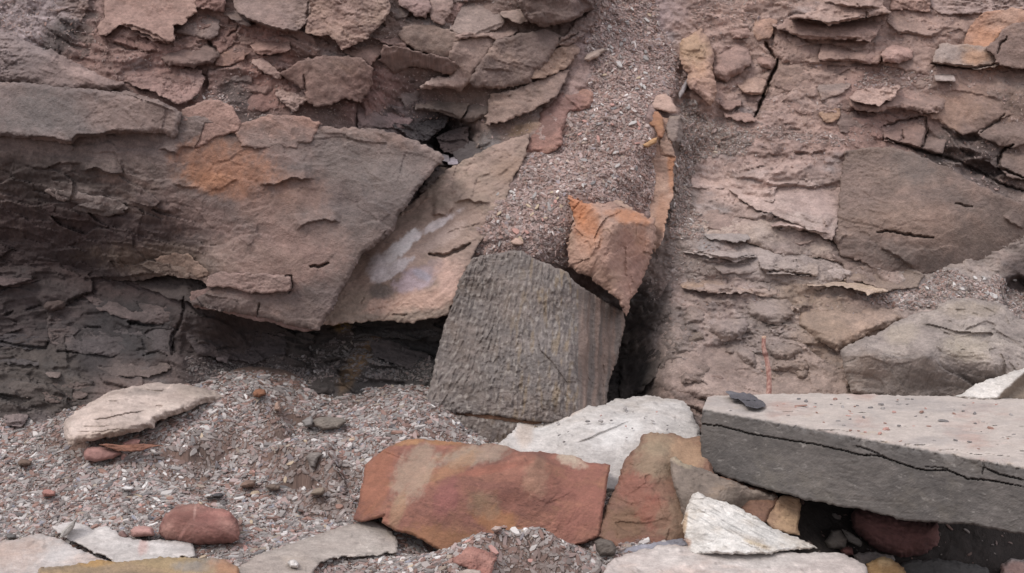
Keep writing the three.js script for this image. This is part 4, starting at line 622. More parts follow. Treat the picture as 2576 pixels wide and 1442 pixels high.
// ---------------------------------------------------------------- boulders, slabs and stones lying in front
const planeZ = planeOf;
const softMin = (a, b, k) => { const h = clamp(0.5 + 0.5 * (b - a) / k); return lerp(b, a, h) - k * h * (1 - h); };
function depthOf(x) {
  if (x.planes) { const P = x.planes.map(p => planeZ(...p)), k = x.edge || .02; return (px, py) => { let z = P[0](px, py); for (let i = 1; i < P.length; i++) z = softMin(z, P[i](px, py), k); return z; }; }
  if (x.q) return surface(x.q, x.soft || 40);
  const [gx, gy, lean, dz] = x.g, z0 = hitGround(gx, gy)[2] + (dz || 0), sx = (x.turn || 0) / 100;
  return (px, py) => z0 - lean * (gy - py) * 0.00178 + sx * (px - gx);
}
function rock(name, label, category, o, x, group) {
  const zf0 = depthOf(x), lift = x.lift || 0, m = buildRock({ o, zf: (px, py) => zf0(px, py) + lift, k: 'boulder', noLines: true, m: smoothMat, sh: .7, s: 2.2, ...x });
  m.name = numbered(name); scene.add(m); tag(m, label, category, group); return m;
}
function partOf(parent, name, label, o, x) {
  const zf0 = depthOf(x), lift = x.lift || 0, m = buildRock({ o, zf: (px, py) => zf0(px, py) + lift, k: 'boulder', noLines: true, m: smoothMat, sh: .8, s: 2.2, ...x });
  m.name = numbered(name); if (label) m.userData.label = label; parent.add(m); return m;
}
function group(name, label, category) { const g = new THREE.Group(); g.name = numbered(name); scene.add(g); return tag(g, label, category); }

// the great grey slab on the right
const SLABCRACK = [lineField('I 148,318 300,335 500,390 800,440 1000,470 1270,530 1330,550 1460,555 1550,580 1750,650 1850,670 2000,665 2150,730 2300,740 2575,790', { w: 1.5, d: .04, up: .006 }), lineField('I 1310,485 1400,510 1480,545 1540,570', { w: 1.8, d: .02, up: .004 }), lineField('I 2270,580 2275,640 2260,700', { w: 1.6, d: .015, up: 0 }), lineField('I 1820,640 1900,645 2000,655', { w: 1.5, d: .015, up: 0 }), lineField('I 2280,650 2400,700 2575,740', { w: 2, d: .03, up: .006 })];
const slabEdge = (px) => 1030 + (px - 1770) * 0.183;
{
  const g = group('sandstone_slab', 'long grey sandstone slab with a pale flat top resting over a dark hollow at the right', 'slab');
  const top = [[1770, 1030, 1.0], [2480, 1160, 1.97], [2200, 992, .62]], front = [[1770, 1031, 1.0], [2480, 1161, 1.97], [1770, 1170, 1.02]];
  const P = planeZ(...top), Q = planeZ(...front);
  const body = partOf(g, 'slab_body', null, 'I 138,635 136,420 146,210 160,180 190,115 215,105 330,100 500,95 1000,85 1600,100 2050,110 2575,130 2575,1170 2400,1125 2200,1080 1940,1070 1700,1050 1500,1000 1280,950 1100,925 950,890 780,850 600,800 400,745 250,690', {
    planes: [top, front], edge: .012, th: .7, sh: .97, b: 5, bd: .012, j: 3.5, k: 'smooth', n: { f: .008, ff: 4, p: .004, pu: 2, pv: 14, pa: .17, px: .0015 },
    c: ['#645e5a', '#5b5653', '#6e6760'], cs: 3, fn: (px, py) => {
      const t = Q(px, py) - P(px, py), ed = Math.exp(-Math.abs(t) / .05) * .03 * (sm(-.1, .5, noise(px / 34, py / 40, 2)) + .8 * sm(0, .5, noise(px / 11, py / 12, 4))); if (t > 0) return -ed + .024 * fbm(px / 90, py / 26, 3, 4) - .02 * sm(.12, .4, noise(px / 50, py / 12, 6));
      return SLABCRACK.reduce((z, l) => { if (px < l.x0 - 12 || px > l.x1 + 12) return z; const h = nearLine(l, px + 1.5 * noise(px / 9, py / 9, 2), py + 2 * noise(px / 9, py / 9, 5)); const w = l.w * (.5 + .5 * sm(0, .1, Math.min(h.t, 1 - h.t))); return z - l.d * (1 - sm(.4 * w, w, h.d)) + (h.side < 0 ? l.up * Math.exp(-h.d / 30) : 0); }, 0) - ed; },
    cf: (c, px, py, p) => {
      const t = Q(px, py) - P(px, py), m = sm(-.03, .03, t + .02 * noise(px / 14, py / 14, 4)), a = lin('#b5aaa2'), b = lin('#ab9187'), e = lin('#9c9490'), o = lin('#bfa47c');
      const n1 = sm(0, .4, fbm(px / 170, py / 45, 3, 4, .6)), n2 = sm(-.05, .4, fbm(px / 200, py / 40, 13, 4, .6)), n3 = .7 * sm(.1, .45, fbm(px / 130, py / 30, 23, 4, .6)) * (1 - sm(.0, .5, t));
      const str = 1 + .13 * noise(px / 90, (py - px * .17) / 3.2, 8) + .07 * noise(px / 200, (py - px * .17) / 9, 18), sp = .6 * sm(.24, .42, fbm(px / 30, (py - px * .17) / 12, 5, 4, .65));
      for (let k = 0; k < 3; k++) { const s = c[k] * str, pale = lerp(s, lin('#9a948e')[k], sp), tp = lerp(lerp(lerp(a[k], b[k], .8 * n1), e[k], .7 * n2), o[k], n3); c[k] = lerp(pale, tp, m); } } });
}


rock('slate_flake', 'dark grey slate flake lying flat on the left end of the big grey slab', 'rock flake', 'I 345,105 375,78 520,88 600,140 635,175 632,188 580,195 480,180 430,140', { q: [[1840, 998, .84], [1925, 1022, .98], [1870, 995, .78]], c: ['#5d5a5e', '#514e52', '#77747a'], j: 4, b: 3, bd: .008, th: .1, k: 'platy', n: { f: .012, p: .03, pu: 6, pv: 40, px: .008 }, s: 1.4, fn: (x, y) => .02 * sm(1000, 1012, y - (x - 1850) * .25) });
rock('slate_flake', 'thin dark slate chip leaning behind the bigger flake on the slab end', 'rock flake', 'I 318,72 360,65 410,80 420,100 360,102', { q: [[1830, 985, .76], [1855, 990, .76], [1840, 994, .78]], c: ['#58565a', '#6a676b'], j: 1.5, b: 3, bd: .006, th: .05, s: 1.6 });
const WHITEB = [[1300, 1075, .62], [1450, 1030, .5], [1600, 1003, .34], [1720, 1012, .36], [1755, 1080, .62], [1290, 1130, .78], [1450, 1120, .86], [1600, 1120, .84], [1500, 1060, .66], [1650, 1050, .6], [1560, 1200, .95], [1400, 1200, .95], [1320, 1062, .52]];
rock('pale_boulder', 'white weathered boulder with a sloping top between the fossil trunk and the grey slab', 'boulder', 'Z 1250,1125 1298,1081 1302,1064 1342,1048 1392,1033 1442,1021 1492,1023 1525,1018 1552,1004 1592,998 1659,998 1717,1009 1730,1020 1745,1050 1760,1075 1764,1110 1764,1150 1690,1200 1580,1240 1400,1230 1290,1180', {
  q: WHITEB, th: .4, b: 12, bd: .04, n: { f: .02, p: .012, pu: 3, pv: 7, px: .002 }, mot: .15, c: ['#bbb5b0', '#b1aaa5', '#aba29a'], st: [[1400, 1045, 60, 14, -20, '#b9a08c', .6], [1320, 1090, 20, 30, 0, '#b5a08f', .5], [1550, 1090, 60, 30, -20, '#d8d4d0', .5]], fn: (px, py) => -.02 * (1 - sm(1.5, 4, Math.abs(py - (1122 - (px - 1440) * .42) - 4 * noise(px / 30, 1, 1)))) * sm(1440, 1470, px) * (1 - sm(1570, 1600, px)) });
{
  const g = group('rust_boulder', 'upright brown and ochre boulder right of the orange slab with a pale grey shoulder', 'boulder');
  partOf(g, 'boulder_body', null, 'Z 1506,1350 1522,1278 1542,1238 1558,1201 1575,1148 1608,1118 1615,1098 1640,1088 1692,1090 1717,1100 1775,1098 1800,1195 1850,1210 1890,1222 1950,1240 1960,1255 1940,1290 1918,1330 1870,1350 1800,1360 1730,1370 1640,1385 1560,1395', { lift: .12,
    q: [[1520, 1300, 1.12], [1560, 1210, .98], [1600, 1150, .9], [1640, 1092, .78], [1700, 1095, .74], [1762, 1100, .76], [1650, 1150, .98], [1620, 1240, 1.12], [1600, 1350, 1.22], [1700, 1340, 1.24], [1690, 1200, 1.02], [1800, 1220, 1.04], [1900, 1260, 1.1], [1800, 1330, 1.1]], soft: 20, th: .45, b: 10, bd: .03, c: ['#7e5b44', '#6f4e3e', '#826650'], cs: 5, ds: .15, n: { f: .035, ff: 6, p: .03, pu: 4, pv: 6, px: .004 },
    st: [[1600, 1230, 50, 40, 20, '#855140', .7, .45], [1660, 1110, 40, 30, 0, '#988365', .6, .45], [1650, 1160, 50, 50, 20, '#8a795f', .6, .45], [1730, 1140, 40, 40, 0, '#a08060', .8, .45], [1570, 1320, 60, 40, 0, '#6e5238', .7, .45], [1640, 1290, 50, 40, 30, '#7e4230', .6, .45], [1700, 1300, 40, 60, 20, '#7d6850', .5, .45], [1620, 1365, 80, 16, 0, '#6b4030', .6, .45]] });
  partOf(g, 'boulder_shoulder', 'pale grey ochre shoulder of the boulder', 'Z 1683,1152 1700,1150 1717,1165 1764,1178 1850,1215 1960,1250 1935,1300 1900,1330 1800,1330 1730,1340 1715,1290 1705,1250 1690,1200', { lift: .12,
    q: [[1690, 1160, 1.03], [1770, 1190, 1.08], [1950, 1255, 1.1], [1720, 1230, 1.17], [1830, 1260, 1.16], [1740, 1330, 1.18], [1900, 1310, 1.02]], th: .2, b: 9, bd: .025, c: ['#82746a', '#75685e', '#8f7b69'], cs: 5, n: { f: .03, ff: 7, p: .025, pu: 4, pv: 8, px: .004 }, st: [[1720, 1160, 30, 12, 20, '#a3967f', .6], [1870, 1270, 60, 24, 10, '#655a50', .7]] });
}
rock('orange_slab', 'big rust orange sandstone slab standing on edge in the middle foreground', 'slab', 'H 88,1040 120,950 170,700 180,630 220,575 350,490 500,430 600,430 700,445 760,440 900,460 1000,475 1130,465 1240,480 1350,520 1430,530 1500,518 1580,535 1650,548 1740,550 1850,600 1950,615 2030,630 2010,760 1970,1000 1940,1175 1880,1200 1780,1230 1720,1265 1600,1300 1400,1360 1000,1360 820,1312 700,1250 560,1170 420,1130 300,1060 325,1010 220,1040 150,1055', { ds: .04,
  q: [[890, 1308, 1.24], [920, 1170, 1.06], [1020, 1108, .90], [1110, 1110, .88], [1270, 1122, .9], [1360, 1138, .98], [1530, 1172, 1.08], [1510, 1350, 1.32], [1440, 1380, 1.36], [1300, 1400, 1.42], [1150, 1395, 1.45], [1010, 1320, 1.36], [960, 1290, 1.34], [1062, 1235, 1.30], [1110, 1208, 1.27], [1160, 1198, 1.24], [1270, 1178, 1.2], [1350, 1150, 1.14], [1250, 1280, 1.29], [1420, 1250, 1.23], [1000, 1200, 1.10], [1150, 1150, 1.02], [970, 1260, 1.27]], soft: 14, th: .32, sh: .85, b: 7, bd: .02, j: 3, s: 2, k: 'smooth', n: { f: .012, ff: 6, p: .009, pu: 3, pv: 7, pa: -.7, px: .002 }, c: ['#815746', '#764e42', '#846145'], cs: 4,
  cf: (c, px, py) => { const v = (px * .72 + py * .69) / 60, w = noise(v * 2.2, (px * .69 - py * .72) / 300, 4), m = 1 + .12 * w + .1 * noise(v * 7, (px * .69 - py * .72) / 160, 9); for (let k = 0; k < 3; k++) c[k] *= m; },
  st: [[950, 1200, 34, 90, 20, '#88573f', .6, .5], [1040, 1190, 40, 80, 25, '#948471', .6, .5], [1000, 1290, 16, 50, 20, '#8a6c53', .7, .5], [1190, 1145, 90, 26, -12, '#948675', .6, .5], [1150, 1170, 60, 20, -30, '#96704f', .5, .5], [1120, 1112, 40, 8, 0, '#997046', .6, .5], [1030, 1110, 50, 10, -8, '#99734a', .6, .5], [1440, 1158, 34, 16, 20, '#a39380', .9, .5], [1350, 1200, 30, 50, 10, '#94735e', .6, .5], [1240, 1180, 90, 10, -12, '#825040', .6, .5], [1130, 1370, 120, 40, 10, '#835c3b', .6, .5], [1250, 1310, 60, 30, 20, '#94673b', .5, .5], [1460, 1250, 70, 90, 10, '#7e5045', .6, .5], [1120, 1250, 30, 50, 25, '#754643', .6, .5], [1220, 1270, 40, 30, 0, '#7c6753', .5, .5]] });
rock('tan_wedge', 'small tan wedge of rock propping the grey slab beside the dark hollow', 'rock', 'I 608,1040 680,940 740,860 800,855 885,880 890,960 870,1100 890,1160 760,1130 690,1120', { lift: .08, q: [[1925, 1310, 1.2], [1970, 1250, 1.12], [2010, 1260, 1.1], [2000, 1340, 1.24]], c: ['#a5876c', '#957863', '#ad9073'], th: .2, b: 6, bd: .015, j: 3 });
rock('white_rock', 'white pointed layered rock with ochre edges in front of the brown boulder', 'rock', 'I 15,1000 30,930 80,840 120,830 200,870 300,900 400,930 500,990 600,1050 700,1115 850,1170 1020,1250 980,1265 800,1265 650,1300 400,1300 60,1300 10,1180 -2,1060', { lift: .1,
  q: [[1725, 1300, 1.32], [1755, 1240, 1.24], [1850, 1270, 1.26], [1960, 1335, 1.34], [2050, 1376, 1.42], [1760, 1340, 1.46], [1850, 1370, 1.5], [1740, 1375, 1.46], [1820, 1310, 1.38], [1900, 1350, 1.44], [1960, 1378, 1.46]], soft: 14, th: .3, b: 8, bd: .02, s: 1.8, n: { f: .012, ff: 8, p: .016, pu: 5, pv: 26, pa: .42, px: .004 }, mot: .15, c: ['#cdc8c2', '#c2bbb3', '#b9ada0'], cs: 5,
  cf: (c, px, py) => { const q = noise((px * .88 + py * .47) / 60, (py * .88 - px * .47) / 4, 3), m = 1 - .35 * sm(.2, .55, q); for (let k = 0; k < 3; k++) c[k] *= m; }, st: [[1720, 1330, 6, 40, 10, '#ad8c66', .7], [1900, 1368, 30, 6, 20, '#a58a58', .5], [1880, 1352, 50, 6, 20, '#a0958a', .5], [1728, 1368, 10, 12, 0, '#a0704f', .6]] });
rock('red_boulder', 'dull red boulder half hidden in the hollow under the grey slab', 'boulder', 'I 1268,1000 1300,950 1500,980 1700,1040 1930,1060 1935,1200 1850,1300 1650,1335 1480,1275 1330,1165 1280,1090', { g: [2250, 1400, .35, .12], dome: [.14, 52], th: .3, mot: .5, c: ['#75504c', '#654440', '#855f58'], k: 'round' });
rock('grey_stone', 'rounded grey stone in the hollow left of the dull red boulder', 'rock', 'I 1075,1210 1130,1110 1200,1120 1240,1180 1230,1260 1100,1262', { g: [2100, 1385, .4, .06], dome: [.05, 22], th: .14, c: ['#6f675f', '#635b55'], k: 'round' });
rock('grey_stone', 'flat grey shard leaning against the dull red boulder under the slab', 'rock', 'I 1200,1110 1260,1130 1360,1210 1345,1245 1250,1205', { g: [2150, 1380, .6, .08], th: .08, b: 4, bd: .01, c: ['#7a726b', '#6b645e'], j: 2 });
rock('red_stone', 'small round red stone at the mouth of the hollow under the slab', 'rock', 'I 1190,1270 1225,1240 1280,1250 1292,1300 1225,1315', { g: [2130, 1400, .4, .08], dome: [.04, 14], th: .1, c: ['#855a54', '#774f49'], k: 'round', j: 2 });
rock('grey_stone', 'grey stone lying behind the small ochre rock at the bottom right', 'rock', 'I 1275,1310 1330,1290 1400,1282 1590,1310 1605,1350 1500,1380 1350,1390', { g: [2200, 1425, .7, .08], th: .15, b: 8, bd: .02, c: ['#857d79', '#776f6b', '#8f7c74'] });
rock('ochre_rock', 'small ochre rock at the bottom edge right of the pale foreground slab', 'rock', 'I 1385,1375 1470,1330 1540,1320 1600,1350 1650,1390 1690,1425 1695,1442 1440,1442', { g: [2240, 1455, .5, .14], th: .2, b: 10, bd: .025, c: ['#b08a5a', '#9c7d5f', '#c0a078'], st: [[2230, 1410, 18, 16, 0, '#c7ab85', .7]] });
rock('dark_rock', 'dark grey flat rock in the shade under the right slab', 'rock', 'I 1600,1380 1750,1345 1900,1335 2100,1360 2300,1400 2400,1442 1680,1442', { g: [2400, 1470, .9, .06], th: .2, b: 8, bd: .02, c: ['#5d5957', '#524f4d'] });
rock('corner_stone', 'grey and pink stone in the bottom right corner of the view', 'rock', 'I 2395,1380 2480,1335 2575,1350 2575,1442 2390,1442', { g: [2560, 1460, .5, .1], th: .2, b: 9, bd: .025, c: ['#8f8580', '#82736d', '#a0837a'], st: [[2560, 1432, 50, 16, 0, '#a8857a', .8]] });
rock('pale_slab', 'flat pale slab across the bottom of the view below the white pointed rock', 'slab', 'H 1890,1442 2000,1380 2100,1310 2250,1270 2350,1260 2392,1225 2480,1228 2575,1238 I 200,1225 400,1235 560,1260 900,1290 1100,1285 1200,1290 1300,1330 1380,1380 1460,1442', { lift: 0.08,  q: [[1520, 1440, 1.62], [1660, 1372, 1.44], [1900, 1385, 1.45], [2150, 1395, 1.47], [1800, 1442, 1.66], [2150, 1442, 1.66], [1850, 1510, 1.85], [1500, 1510, 1.84], [2200, 1510, 1.84]], soft: 30, th: .25, b: 8, bd: .02, c: ['#bab1ab', '#aea29c', '#bba89e'], n: { f: .014, p: .01, pu: 2, pv: 6, px: .002 } });
rock('grey_slab', 'flat blue grey slab lying behind the pale foreground slab', 'slab', 'H 2060,1300 2200,1240 2400,1205 2575,1180 I 10,1200 60,1225 0,1240 H 2480,1240 2392,1235 2352,1268 2250,1278 2100,1315', { lift: 0.04,  q: [[1560, 1390, 1.4], [1700, 1365, 1.36], [1650, 1372, 1.38], [1720, 1355, 1.33]], th: .15, b: 5, bd: .01, c: ['#85838a', '#78767c'], j: 2.5 });
rock('dark_stone', 'small dark brown stone at the right foot of the orange slab', 'rock', 'H 1910,1205 1960,1180 2040,1200 2080,1260 2060,1305 1950,1315 1920,1255', { lift: 0.08,  g: [1520, 1398, .3, 0], dome: [.03, 12], th: .12, c: ['#5f564f', '#544c46'], j: 2 });
rock('red_rock', 'angular red rock at the foot of the scree mound at the bottom centre', 'rock', 'H 818,1335 900,1270 950,1222 1020,1230 1080,1258 1150,1290 1182,1330 1150,1385 1080,1435 950,1405 850,1370', { lift: 0.06,  q: [[1135, 1405, 1.6], [1180, 1370, 1.54], [1240, 1390, 1.56], [1215, 1437, 1.66], [1190, 1400, 1.62]], soft: 12, th: .16, b: 8, bd: .02, mot: .5, c: ['#946a5f', '#7f584e', '#a67e72'], j: 2.5, n: { f: .014, ff: 12, p: .01, pu: 12, pv: 14 }, k: 'boulder', s: 1.6 });
rock('round_pebble', 'round pale pebble on top of the scree mound before the orange slab', 'pebble', 'H 1128,1115 1160,1085 1200,1090 1212,1115 1160,1140', { lift: 0.06,  g: [1248, 1340, .3, 0], dome: [.02, 9], th: .06, c: ['#b09c92', '#a18d84'], k: 'round', j: 1, s: 1.6 });
rock('flat_stone', 'flat grey brown stone at the bottom edge left of the red rock', 'rock', 'H 870,1430 950,1410 1050,1425 1075,1442 870,1442', { lift: 0.1,  g: [1180, 1455, .8, 0], th: .1, b: 4, bd: .01, c: ['#a8998f', '#978980'], j: 2 });
// left foreground
const BOULDERLINES = [lineField('G 680,290 800,275 950,240 1110,218', { w: 2, d: .02 }), lineField('G 650,190 720,150 920,145', { w: 2.2, d: .015 }), lineField('G 1040,65 1100,60 1200,75 1260,60', { w: 4, d: .025 }), lineField('G 1170,180 1230,182', { w: 2, d: .015 }), lineField('G 600,330 700,345 850,330', { w: 1.6, d: .012 }), lineField('G 540,370 700,380 900,360 1000,370', { w: 1.6, d: .012 })];
rock('pale_boulder', 'flat pale boulder with thin cracks leaning on the scree below the dark recess', 'boulder', 'G 470,330 490,270 600,210 720,130 850,70 1000,30 1200,5 1380,15 1560,50 1700,90 1720,130 1640,145 1500,170 1400,220 1280,260 1180,300 1150,350 960,390 760,430 650,450 560,490 510,470 480,400', { lift: .05, q: [[160, 1070, .56], [250, 1010, .42], [400, 966, .2], [560, 990, .2], [500, 1015, .36], [380, 1080, .6], [200, 1120, .68], [300, 1060, .6], [420, 1000, .36]], soft: 20, th: .3, b: 22, bd: .09, c: ['#b3a298', '#a69489', '#beaea3'], n: { f: .01, p: .008, pu: 3, pv: 18, pa: .1, px: .002 }, st: [[240, 1100, 80, 14, -10, '#9c8877', .5], [380, 985, 50, 8, 0, '#8d8179', .6], [500, 990, 60, 14, 8, '#a09185', .6]],
  fn: (px, py) => BOULDERLINES.reduce((z, l) => { const h = nearLine(l, px, py + 2 * noise(px / 12, py / 12, 3)); return z - l.d * (1 - sm(.4 * l.w, l.w, h.d)) * Math.min(1, 6 * Math.min(h.t, 1 - h.t)); }, 0) });
rock('red_rock', 'pink red rock tucked under the lower edge of the flat pale boulder', 'rock', 'G 630,560 632,525 660,495 760,488 880,520 920,540 850,580 720,602 640,592', { lift: 0.1,  g: [250, 1165, .35, -.02], dome: [.03, 16], th: .14, mot: .5, c: ['#9c766e', '#8a655e', '#ab8880'], j: 2, k: 'round' });
rock('red_rock', 'small flat pink stone behind the brown bark strip by the flat pale boulder', 'rock', 'G 920,462 1000,430 1060,440 1042,472 940,478', { lift: 0.12,  g: [325, 1122, .7, -.02], th: .07, b: 4, bd: .01, c: ['#a57a71', '#966a63'], j: 2 });
rock('bark_strip', 'splintered strip of red brown driftwood bark lying on the scree below the pale boulder', 'driftwood', 'G 738,472 800,466 900,474 1100,468 1235,480 1110,502 1060,526 900,524 820,500', { lift: 0.12,  g: [330, 1138, .6, .02], th: .03, b: 3, bd: .006, c: ['#8f6451', '#7a5343', '#a37a62'], j: 2, s: 1.6, fn: (px, py) => .008 * noise(px / 60, py / 2.6, 3), cf: (c, px, py) => { const m = 1 + .35 * noise(px / 50, py / 2.2, 13); for (let k = 0; k < 3; k++) c[k] *= m; } });
rock('red_boulder', 'rounded brick red boulder sitting on the scree at the lower left', 'boulder', 'G 1188,1140 1210,1070 1250,990 1320,945 1420,920 1500,918 1580,943 1680,958 1740,980 1790,1040 1812,1110 1802,1190 1750,1215 1600,1225 1480,1235 1360,1210 1250,1195', { lift: 0.14, 
  g: [500, 1368, .35, -.02], dome: [.10, 40], th: .28, c: ['#8d635a', '#744d46', '#a27c70'], mot: .5, k: 'round', j: 2.5, s: 1.8, fn: (px, py) => .02 * sm(0, 10, px - 455 + .6 * (py - 1340)) * (py > 1325 ? 1 : sm(1300, 1325, py)), st: [[460, 1300, 30, 30, 0, '#6d4a40', .4], [490, 1285, 4, 20, 5, '#b39287', .6], [560, 1290, 40, 12, 10, '#ae7a6f', .5]] });
rock('pink_rock', 'small pale pink stone left of the rounded brick red boulder', 'rock', 'G 978,1125 1010,1090 1110,1088 1150,1100 1168,1160 1100,1172 1000,1172', { lift: 0.12,  g: [360, 1352, .4, 0], dome: [.04, 14], th: .1, c: ['#b08a82', '#a27d75'], k: 'round', j: 2 });
{
  const g = group('cracked_slab', 'flat pale grey slab split in two by a dark crack at the bottom left', 'slab');
  partOf(g, 'slab_piece', 'left half of the split slab', 'G 0,1190 120,1192 230,1162 330,1152 430,1175 520,1225 640,1285 720,1315 800,1340 850,1362 700,1400 500,1442 200,1442 0,1442', { lift: 0.16,  q: [[0, 1358, 1.26], [110, 1345, 1.2], [280, 1412, 1.46], [0, 1440, 1.56], [140, 1440, 1.56], [170, 1380, 1.34]], th: .2, b: 5, bd: .015, c: ['#b5aca7', '#a89d97', '#b7a296'], n: { f: .009, p: .007 }, st: [[30, 1400, 60, 40, 0, '#b09a8e', .6], [160, 1385, 50, 30, 0, '#bdb8b5', .6]] });
  partOf(g, 'slab_piece', 'right half of the split slab', 'G 385,1095 480,1060 540,1058 620,1080 690,1112 800,1090 880,1130 900,1162 1100,1202 1180,1192 1330,1192 1375,1185 1400,1168 1445,1162 1456,1200 1466,1310 1300,1335 1100,1360 900,1385 858,1362 800,1318 700,1285 600,1222 500,1172 440,1140', { lift: 0.16,  q: [[140, 1330, 1.16], [260, 1330, 1.14], [300, 1355, 1.24], [450, 1360, 1.24], [484, 1355, 1.22], [485, 1400, 1.4], [300, 1420, 1.48], [210, 1370, 1.3], [400, 1405, 1.42]], th: .2, b: 6, bd: .02, c: ['#b9b3af', '#ada5a0', '#bcb5b0'], n: { f: .012, p: .008 }, st: [[360, 1375, 12, 20, 10, '#b88f86', .5]] });
}
rock('standing_shard', 'thin grey shard standing tilted in the crack of the split pale slab', 'rock flake', 'G 440,1188 470,1120 540,1060 590,1012 570,1060 555,1100 500,1160', { lift: 0.14,  q: [[150, 1355, 1.34], [190, 1305, 1.26], [170, 1330, 1.3]], th: .05, b: 4, bd: .012, c: ['#9a948d', '#8d867f'], j: 1.5, s: 1.6 });
rock('ochre_rock', 'wide ochre and grey rock along the bottom left edge of the view', 'rock', 'G 190,1442 300,1402 500,1390 700,1360 750,1348 850,1362 1000,1345 1150,1330 1400,1328 1600,1330 1700,1350 1800,1400 1840,1442', { lift: 0.12,  q: [[80, 1442, 1.66], [200, 1420, 1.62], [400, 1408, 1.6], [560, 1410, 1.6], [610, 1442, 1.68], [350, 1440, 1.7], [350, 1510, 1.86], [100, 1510, 1.8], [600, 1510, 1.8]], soft: 20, th: .25, b: 12, bd: .035, c: ['#978062', '#897560', '#8a8279'], cs: 5, st: [[250, 1415, 40, 10, -5, '#a88350', .7], [420, 1412, 70, 16, 0, '#978464', .6], [480, 1425, 40, 14, 0, '#7c7773', .7], [570, 1430, 40, 24, 20, '#9b6f55', .7]], n: { f: .018 } });
rock('tan_slab', 'flat tan grey slab half buried in scree in front of the orange slab', 'slab', 'Z 600,1428 640,1400 700,1378 800,1345 860,1325 905,1311 940,1310 975,1328 998,1356 1000,1392 950,1396 860,1402 800,1418 740,1442 610,1442', { lift: 0.07, q: [[620, 1430, 1.56], [800, 1348, 1.24], [920, 1312, 1.14], [990, 1350, 1.26], [990, 1390, 1.4], [800, 1415, 1.5], [860, 1370, 1.32]], soft: 20, th: .2, b: 8, bd: .02, c: ['#a39991', '#978b83', '#ad9f93'], n: { f: .012, p: .009, pu: 3, pv: 10, pa: 0 } });
